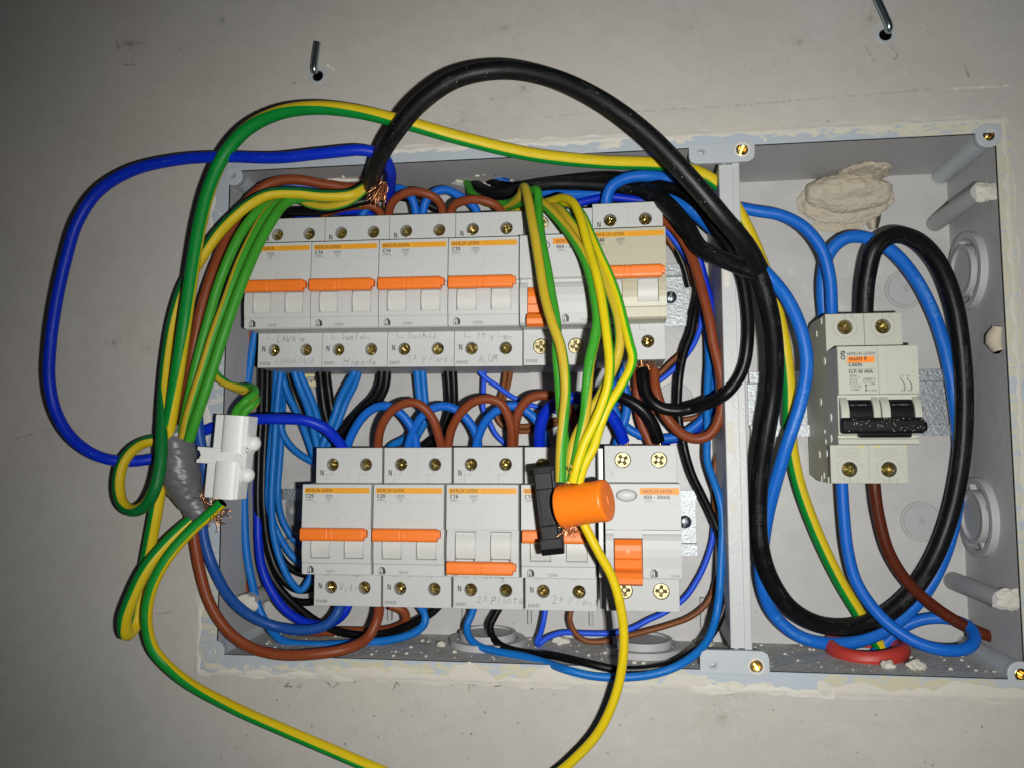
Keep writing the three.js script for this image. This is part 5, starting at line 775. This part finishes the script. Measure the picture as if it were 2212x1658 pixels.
// ---------------------------------------------------------------- wires inside the left compartment
const GL = 'wires hanging below the upper breakers', GS = 'black wires in the bundle beside the C25 breaker', GT = 'blue wires in the bundle beside the C25 breaker';
[
  ['blue_wire', 'first of two blue wires fanning down from the breaker half hidden by earth wires', W.azure2, 2.2, [[634, 780, -34], [637, 806, -35], [649, 840, -37], [665, 880, -38], [677, 928, -38], [686, 968, -38], [692, 1000, -40]]],
  ['blue_wire', 'second of two blue wires fanning down from the breaker half hidden by earth wires', W.azure2, 2.2, [[644, 780, -38], [648, 806, -39], [667, 850, -41], [682, 890, -42], [692, 936, -42], [697, 975, -42], [700, 1000, -43]]],
  ['blue_wire', 'blue wire slanting from the left bundle to the C25 breaker', W.azure2, 2.1, [[606, 790, -40], [614, 828, -42], [626, 860, -43], [648, 905, -44], [664, 946, -44], [676, 980, -44], [690, 1010, -45]]],
  ['blue_wire', 'blue wire curling low from the left bundle behind the C25 breaker', W.azure2, 2.1, [[610, 790, -46], [604, 890, -44], [608, 928, -45], [622, 955, -46], [642, 976, -47], [675, 996, -48], [720, 1010, -49]]],
  ['black_wire', 'pair of black wires under the breaker half hidden by earth wires, outer one', W.black, 2.3, [[690, 780, -34], [691, 806, -35], [695, 842, -37], [700, 880, -38], [708, 915, -40], [716, 960, -42]]],
  ['black_wire', 'pair of black wires under the breaker half hidden by earth wires, inner one', W.black, 2.3, [[706, 780, -36], [706, 806, -37], [710, 842, -39], [716, 880, -40], [724, 920, -42], [730, 960, -44]]],
  ['blue_wire', 'blue wire under the breaker lettered Homedo, swinging left', W.azure2, 2.2, [[766, 780, -34], [765, 804, -34], [753, 826, -35], [735, 860, -36], [722, 898, -36], [706, 938, -36], [694, 968, -36], [690, 1000, -40]]],
  ['blue_wire', 'second blue wire under the breaker lettered Homedo', W.azure2, 2.0, [[776, 780, -38], [774, 804, -38], [766, 830, -39], [748, 866, -40], [734, 902, -40], [720, 938, -40], [706, 968, -40]]],
  ['black_wire', 'black wire swinging left from the breaker lettered Homedo', W.black, 2.4, [[822, 780, -34], [824, 806, -35], [820, 832, -36], [806, 858, -37], [782, 882, -38], [754, 912, -39], [728, 940, -40], [706, 972, -42]]],
  ['black_wire', 'second black wire swinging left from the breaker lettered Homedo', W.black, 2.4, [[834, 780, -38], [836, 806, -39], [832, 836, -40], [818, 864, -41], [794, 890, -42], [766, 920, -43], [740, 948, -44], [720, 972, -45]]],
  ['blue_wire', 'blue wire below the breaker lettered Parking bending to the C20 breaker', W.azure2, 2.2, [[900, 780, -34], [901, 805, -35], [905, 850, -37], [909, 885, -38], [906, 910, -39], [893, 934, -40], [872, 948, -40], [846, 962, -41], [830, 985, -44]]],
  ['blue_wire', 'second blue wire below the breaker lettered Parking', W.azure2, 2.2, [[912, 780, -36], [913, 805, -37], [916, 845, -39], [919, 885, -40], [916, 912, -41], [904, 935, -42], [890, 960, -43]]],
  ['black_wire', 'black wire below the breaker lettered Parking curving to the C20 breaker', W.black, 2.4, [[966, 780, -36], [967, 805, -37], [970, 850, -39], [969, 884, -41], [955, 926, -43], [931, 951, -44], [908, 968, -45]]],
  ['black_wire', 'second black wire below the breaker lettered Parking', W.black, 2.3, [[978, 780, -38], [979, 805, -39], [981, 850, -41], [980, 890, -43], [966, 930, -45], [942, 956, -46], [920, 972, -47]]],
  ['blue_wire', 'thin blue wire slanting right below the upper C10 breaker', W.thinBlue, 1.45, [[1030, 780, -36], [1034, 798, -37], [1048, 815, -38], [1075, 834, -40], [1106, 856, -41], [1140, 872, -42], [1182, 883, -43], [1230, 892, -44], [1290, 880, -44], [1340, 866, -44], [1390, 843, -42], [1424, 823, -41], [1467, 786, -40], [1497, 747, -40], [1512, 710, -40], [1520, 650, -40]]],
  ['blue_wire', 'thin blue wire hanging straight below the upper C10 breaker', W.thinBlue, 1.45, [[1046, 780, -38], [1046, 802, -39], [1044, 848, -41], [1044, 882, -42], [1057, 909, -43], [1072, 938, -44], [1090, 956, -45], [1120, 985, -46]]],
  ['brown_wire', 'thin brown wire looping below the upper C10 breaker', W.brownThin, 1.4, [[1092, 780, -38], [1092, 798, -39], [1088, 831, -41], [1078, 866, -43], [1073, 898, -44], [1088, 920, -45], [1123, 931, -46], [1158, 927, -46], [1198, 916, -46], [1250, 890, -46], [1310, 858, -45], [1371, 836, -44], [1426, 806, -43], [1447, 785, -42], [1472, 763, -42], [1490, 742, -42], [1504, 700, -42]]],
  ['brown_wire', 'second thin brown wire looping below the upper C10 breaker', W.brownThin, 1.4, [[1105, 780, -40], [1104, 798, -41], [1098, 832, -43], [1086, 868, -45], [1080, 894, -46], [1095, 912, -47], [1130, 920, -48], [1190, 908, -48], [1260, 898, -48], [1330, 880, -48], [1390, 878, -48], [1430, 897, -48], [1470, 905, -48], [1510, 898, -48], [1550, 870, -46]]],
  ['blue_wire', 'bright blue wire dropping behind the hanging earth wires to the lower device', W.azure, 2.4, [[1330, 770, -34], [1338, 792, -34], [1346, 822, -34], [1355, 860, -34], [1352, 898, -34], [1342, 928, -34], [1332, 962, -34], [1330, 990, -36]]],
  ['blue_wire', 'bright blue wire sweeping right under the beige breaker', W.azure, 2.4, [[1326, 770, -38], [1324, 830, -38], [1326, 880, -38], [1344, 912, -38], [1370, 932, -38], [1398, 943, -38], [1437, 946, -38], [1467, 940, -38], [1497, 923, -38], [1524, 896, -38], [1541, 842, -40], [1546, 780, -42], [1540, 700, -42], [1530, 640, -42], [1510, 570, -42], [1480, 530, -42]]],
  ['brown_wire', 'brown wire hanging from the beige breaker to the lower device', W.brown, 2.5, [[1376, 780, -32], [1377, 824, -32], [1377, 860, -32], [1380, 890, -32], [1387, 918, -32], [1398, 942, -32], [1407, 964, -32], [1410, 990, -34]]],
  ['blue_wire', 'bright blue wire dropping beside the partition and under the lower row', W.azure2, 1.95, [[1490, 540, -44], [1512, 600, -42], [1526, 680, -38], [1531, 780, -34], [1529, 830, -32], [1528, 880, -30], [1528, 940, -28], [1528, 992, -26], [1538, 1028, -24], [1551, 1064, -22], [1559, 1102, -21], [1561, 1142, -20], [1559, 1190, -19], [1555, 1270, -16], [1552, 1300, -14], [1546, 1335, -12], [1530, 1380, -6], [1500, 1414, 1], [1461, 1439, 5], [1413, 1455, 6.5], [1354, 1462, 7], [1286, 1460, 7], [1227, 1447, 6], [1180, 1431, -4], [1131, 1417, -10], [1072, 1406, -16], [1033, 1394, -21], [1014, 1376, -24], [1009, 1351, -27], [1018, 1328, -29], [1028, 1300, -32]]],
  ['black_wire', 'black wire dropping beside the partition and under the lower row', W.black, 1.95, [[1480, 520, -36], [1500, 580, -30], [1510, 625, -26], [1508, 650, -25], [1501, 678, -24], [1494, 720, -24], [1482, 752, -24], [1474, 782, -24], [1469, 812, -24], [1466, 850, -25], [1466, 888, -26], [1471, 928, -26], [1477, 954, -26], [1482, 978, -26], [1496, 1024, -27], [1516, 1066, -28], [1538, 1112, -29], [1554, 1152, -29], [1566, 1200, -28], [1570, 1262, -25], [1566, 1302, -22], [1552, 1344, -20], [1520, 1390, -14], [1461, 1428, -1], [1432, 1439, 3], [1383, 1446, 4], [1325, 1444, 4], [1266, 1431, 2], [1188, 1414, -8], [1150, 1411, -17], [1111, 1404, -20], [1080, 1392, -23], [1063, 1372, -26], [1059, 1351, -28], [1068, 1331, -30], [1086, 1300, -33]]],
  ['brown_wire', 'thin brown wire dropping beside the partition behind the others', W.brownThin, 1.5, [[1440, 520, -46], [1480, 560, -46], [1510, 630, -46], [1524, 722, -46], [1533, 762, -46], [1541, 810, -46], [1556, 870, -46], [1564, 918, -46], [1555, 957, -45], [1546, 1000, -44], [1544, 1080, -44], [1552, 1160, -43], [1556, 1230, -42], [1545, 1262, -41], [1539, 1282, -41], [1520, 1310, -40], [1491, 1332, -39], [1452, 1347, -38], [1403, 1361, -37], [1354, 1373, -36], [1325, 1381, -35], [1286, 1386, -34], [1262, 1382, -34], [1243, 1366, -34], [1233, 1347, -34], [1231, 1330, -34], [1240, 1300, -36]]],
  ['blue_wire', 'thin royal blue wire beside the partition passing behind the lower device', W.thinBlue, 1.5, [[1545, 800, -46], [1560, 880, -46], [1564, 970, -45], [1559, 1025, -45], [1552, 1080, -45], [1543, 1132, -44], [1538, 1170, -44], [1526, 1210, -43], [1508, 1249, -42], [1479, 1291, -41], [1432, 1324, -40], [1403, 1337, -40], [1373, 1353, -39], [1344, 1363, -38], [1315, 1367, -37], [1266, 1367, -36], [1227, 1365, -36], [1209, 1367, -36], [1182, 1377, -36], [1163, 1391, -35], [1160, 1386, -33], [1168, 1366, -32], [1175, 1337, -32], [1180, 1300, -34]]],
  ['black_wire', 'short black wire behind the beige breaker corner', W.black, 2.0, [[1430, 470, -38], [1452, 520, -40], [1476, 570, -42], [1490, 620, -44]]],
  ['brown_wire', 'thin brown wire pair slanting past the upper rail end', W.brownThin, 1.5, [[1434, 500, -38], [1452, 530, -40], [1480, 566, -42], [1496, 600, -42], [1512, 660, -44]]],
  ['blue_wire', 'blue wire slanting past the upper rail end', W.thinBlue, 1.7, [[1432, 486, -34], [1452, 512, -36], [1478, 546, -38], [1500, 590, -40], [1518, 640, -42], [1528, 720, -44]]],
  // left wall bundle
  ['brown_wire', 'brown wire hanging inside the left wall of the box', W.brown, 2.5, [[560, 600, -26], [552, 650, -28], [543, 722, -30], [521, 802, -30], [506, 862, -30], [494, 930, -30], [486, 1000, -30], [488, 1080, -30], [502, 1155, -30], [520, 1228, -32], [538, 1296, -34], [566, 1340, -36], [640, 1362, -40], [740, 1362, -42], [810, 1362, -42], [852, 1356, -40], [876, 1342, -38], [872, 1320, -36], [842, 1306, -34]]],
  ['blue_wire', 'blue wire hanging beside the brown one inside the left wall', W.azure2, 2.2, [[566, 600, -24], [560, 650, -26], [551, 715, -28], [541, 780, -28], [532, 850, -27], [528, 940, -26], [527, 1040, -26], [528, 1120, -26], [532, 1190, -26], [545, 1262, -27], [556, 1306, -28], [580, 1352, -28], [612, 1384, -26], [680, 1392, -26], [760, 1389, -28], [850, 1380, -30], [898, 1364, -31], [917, 1345, -31], [918, 1327, -32], [902, 1300, -34]]],
  ['black_wire', 'black wire of the left bundle reaching the C20 breaker', W.black, 2.3, [[565, 690, -36], [566, 790, -36], [563, 900, -35], [558, 1000, -35], [557, 1100, -35], [566, 1180, -36], [590, 1250, -37], [640, 1308, -38], [700, 1350, -38], [760, 1369, -37], [830, 1368, -36], [890, 1346, -34], [932, 1322, -33], [958, 1296, -34]], GS],
  ['black_wire', 'black wire of the left bundle curving under the C25 breaker', W.black, 2.1, [[576, 690, -42], [577, 790, -42], [575, 900, -42], [570, 1000, -42], [570, 1100, -42], [580, 1180, -43], [604, 1240, -44], [640, 1272, -45], [690, 1266, -46], [730, 1240, -48]], GS],
  ['black_wire', 'black wire of the left bundle curving under the C25 breaker', W.black, 2.1, [[588, 690, -42], [588, 790, -42], [586, 900, -42], [582, 1000, -43], [581, 1100, -43], [592, 1170, -44], [618, 1218, -45], [660, 1240, -46], [710, 1230, -48]], GS],
  ['black_wire', 'black wire of the left bundle curving under the C25 breaker', W.black, 2.0, [[556, 720, -40], [556, 800, -40], [552, 900, -40], [549, 1000, -40], [548, 1100, -40], [556, 1180, -41], [580, 1246, -42], [620, 1290, -43], [670, 1300, -44], [720, 1280, -46]], GS],
  ['black_wire', 'black wire slanting from the left bundle past the blue ones', W.black, 2.2, [[616, 780, -44], [622, 812, -45], [634, 850, -46], [650, 890, -48], [668, 930, -49], [690, 970, -50]]],
  ['blue_wire', 'blue wire of the left bundle looping beside the lower rail', W.azure2, 2.0, [[606, 770, -36], [606, 808, -36], [602, 840, -36], [597, 893, -36], [593, 956, -36], [588, 1026, -36], [586, 1090, -36], [592, 1160, -37], [608, 1215, -38], [630, 1258, -38], [650, 1274, -38], [668, 1250, -40], [680, 1210, -42], [690, 1160, -46]], GT],
  ['blue_wire', 'blue wire of the left bundle looping beside the lower rail', W.azure2, 2.0, [[598, 780, -40], [596, 820, -40], [591, 893, -40], [585, 956, -40], [580, 1026, -40], [580, 1090, -40], [600, 1150, -41], [628, 1196, -42], [660, 1222, -44], [700, 1230, -47]], GT],
  ['blue_wire', 'blue wire of the left bundle looping beside the lower rail', W.azure2, 1.9, [[612, 800, -48], [610, 900, -47], [604, 1000, -45], [600, 1060, -44], [606, 1110, -46], [624, 1150, -48], [650, 1178, -50], [690, 1190, -51]], GT],
  ['blue_wire', 'royal blue wire sweeping low to the C25 breaker beside the dull blue one', W.royal, 2.5, [[566, 800, -46], [556, 900, -46], [552, 1000, -42], [556, 1090, -36], [558, 1170, -34], [566, 1226, -32], [590, 1282, -32], [625, 1324, -32], [668, 1346, -32], [712, 1346, -32], [744, 1322, -31], [758, 1286, -32]]],
].forEach(([name, label, mat, r, pts, group]) => wire(name, label, mat, r, pts, group ? { group } : {}));
// ---------------------------------------------------------------- wall hooks
function hook(label, x, y, lean) {
  const o = thing('wall_hook', label, 'hook', [x, y, 0]);
  mesh('wall_plug', at(ring(4.7, 3.0, 12), 0, 0, 0.4), M.lug, o);
  mesh('plug_bore', [at(ring(3.05, 2.2, 10), 0, 0, -0.8), at(cyl(3, 3, 0.4, 20), 0, 0, -9)], M.black, o);
  mesh('rod', tube([V(0, -0.4, -20), V(0, -0.4, 0), V(0, -0.4, 2.6), V(0.05, 0, 4.4), V(0.1 + lean * 0.6, 1.2, 5.6), V(lean * 6, 7, 5.8), V(lean * 15, 15.4, 5.8)], 1.8, { seg: 16, step: 0.6 }), M.hook, o);
}
hook('zinc-plated hook in the wall above the first breakers', 34.5, 115.7, 0.12);
hook('zinc-plated hook in the wall above the right compartment', 324.8, 117.8, -0.34);
// ---------------------------------------------------------------- crumbs of plaster
function crumb(px, s, label) {
  const g = mergeVertices(new THREE.IcosahedronGeometry(1, 3).deleteAttribute('uv').deleteAttribute('normal')), p = g.attributes.position, k = rr(0, 50);
  for (let i = 0; i < p.count; i++) { const v = V().fromBufferAttribute(p, i), f = 0.8 + 0.8 * fbm(v.x * 1.3 + k, v.y * 1.3, v.z * 1.3, 4); p.setXYZ(i, v.x * s * f * 1.2, Math.max(-s * 0.4, v.y * s * f * 0.75), v.z * s * f); }
  g.computeVertexNormals(); const uv = new Float32Array(p.count * 2); for (let i = 0; i < p.count; i++) { uv[i * 2] = p.getX(i); uv[i * 2 + 1] = p.getY(i) + p.getZ(i); } g.setAttribute('uv', new THREE.BufferAttribute(uv, 2));
  const m = mesh('plaster_crumb', g, M.plaster); m.position.set(px[0] * MM, (BOX.b + s * 0.4) * MM, px[1] * MM); tag(m, label, 'crumb');
}
crumb([160, -42], 4.2, 'cream plaster chunk under the lower C10 breaker');
crumb([236, -44], 5, 'rough plaster chunk beside the foot of the partition');
crumb([97, -30], 2.6, 'small plaster chip beside the knockout below the lower C16 breaker');
crumb([318, -12], 3.4, 'plaster chip in front of the red conduit');
crumb([331, -13], 4.4, 'larger plaster chunk in front of the red conduit');
crumb([174, -46], 2.6, 'small plaster chip behind the yellow wire on the box floor');
{
  const list = []; for (let i = 0; i < 520; i++) { const s = 0.15 + Math.pow(rnd(), 5) * 1.3; list.push(at(new THREE.IcosahedronGeometry(s, 0).rotateX(rr(0, 3)).rotateY(rr(0, 3)).scale(1, 0.7, 1), rr(BOX.l + 3, BOX.r - 4), BOX.b + s * 0.4, rr(-53, -6) * (rnd() < 0.7 ? 1 : 0.9))); }
  const m = mesh('plaster_grit', list, M.plaster); tag(m, 'loose plaster grit scattered over the floor of the box', 'grit', null, 'stuff');
}
renderer.render(scene, camera);
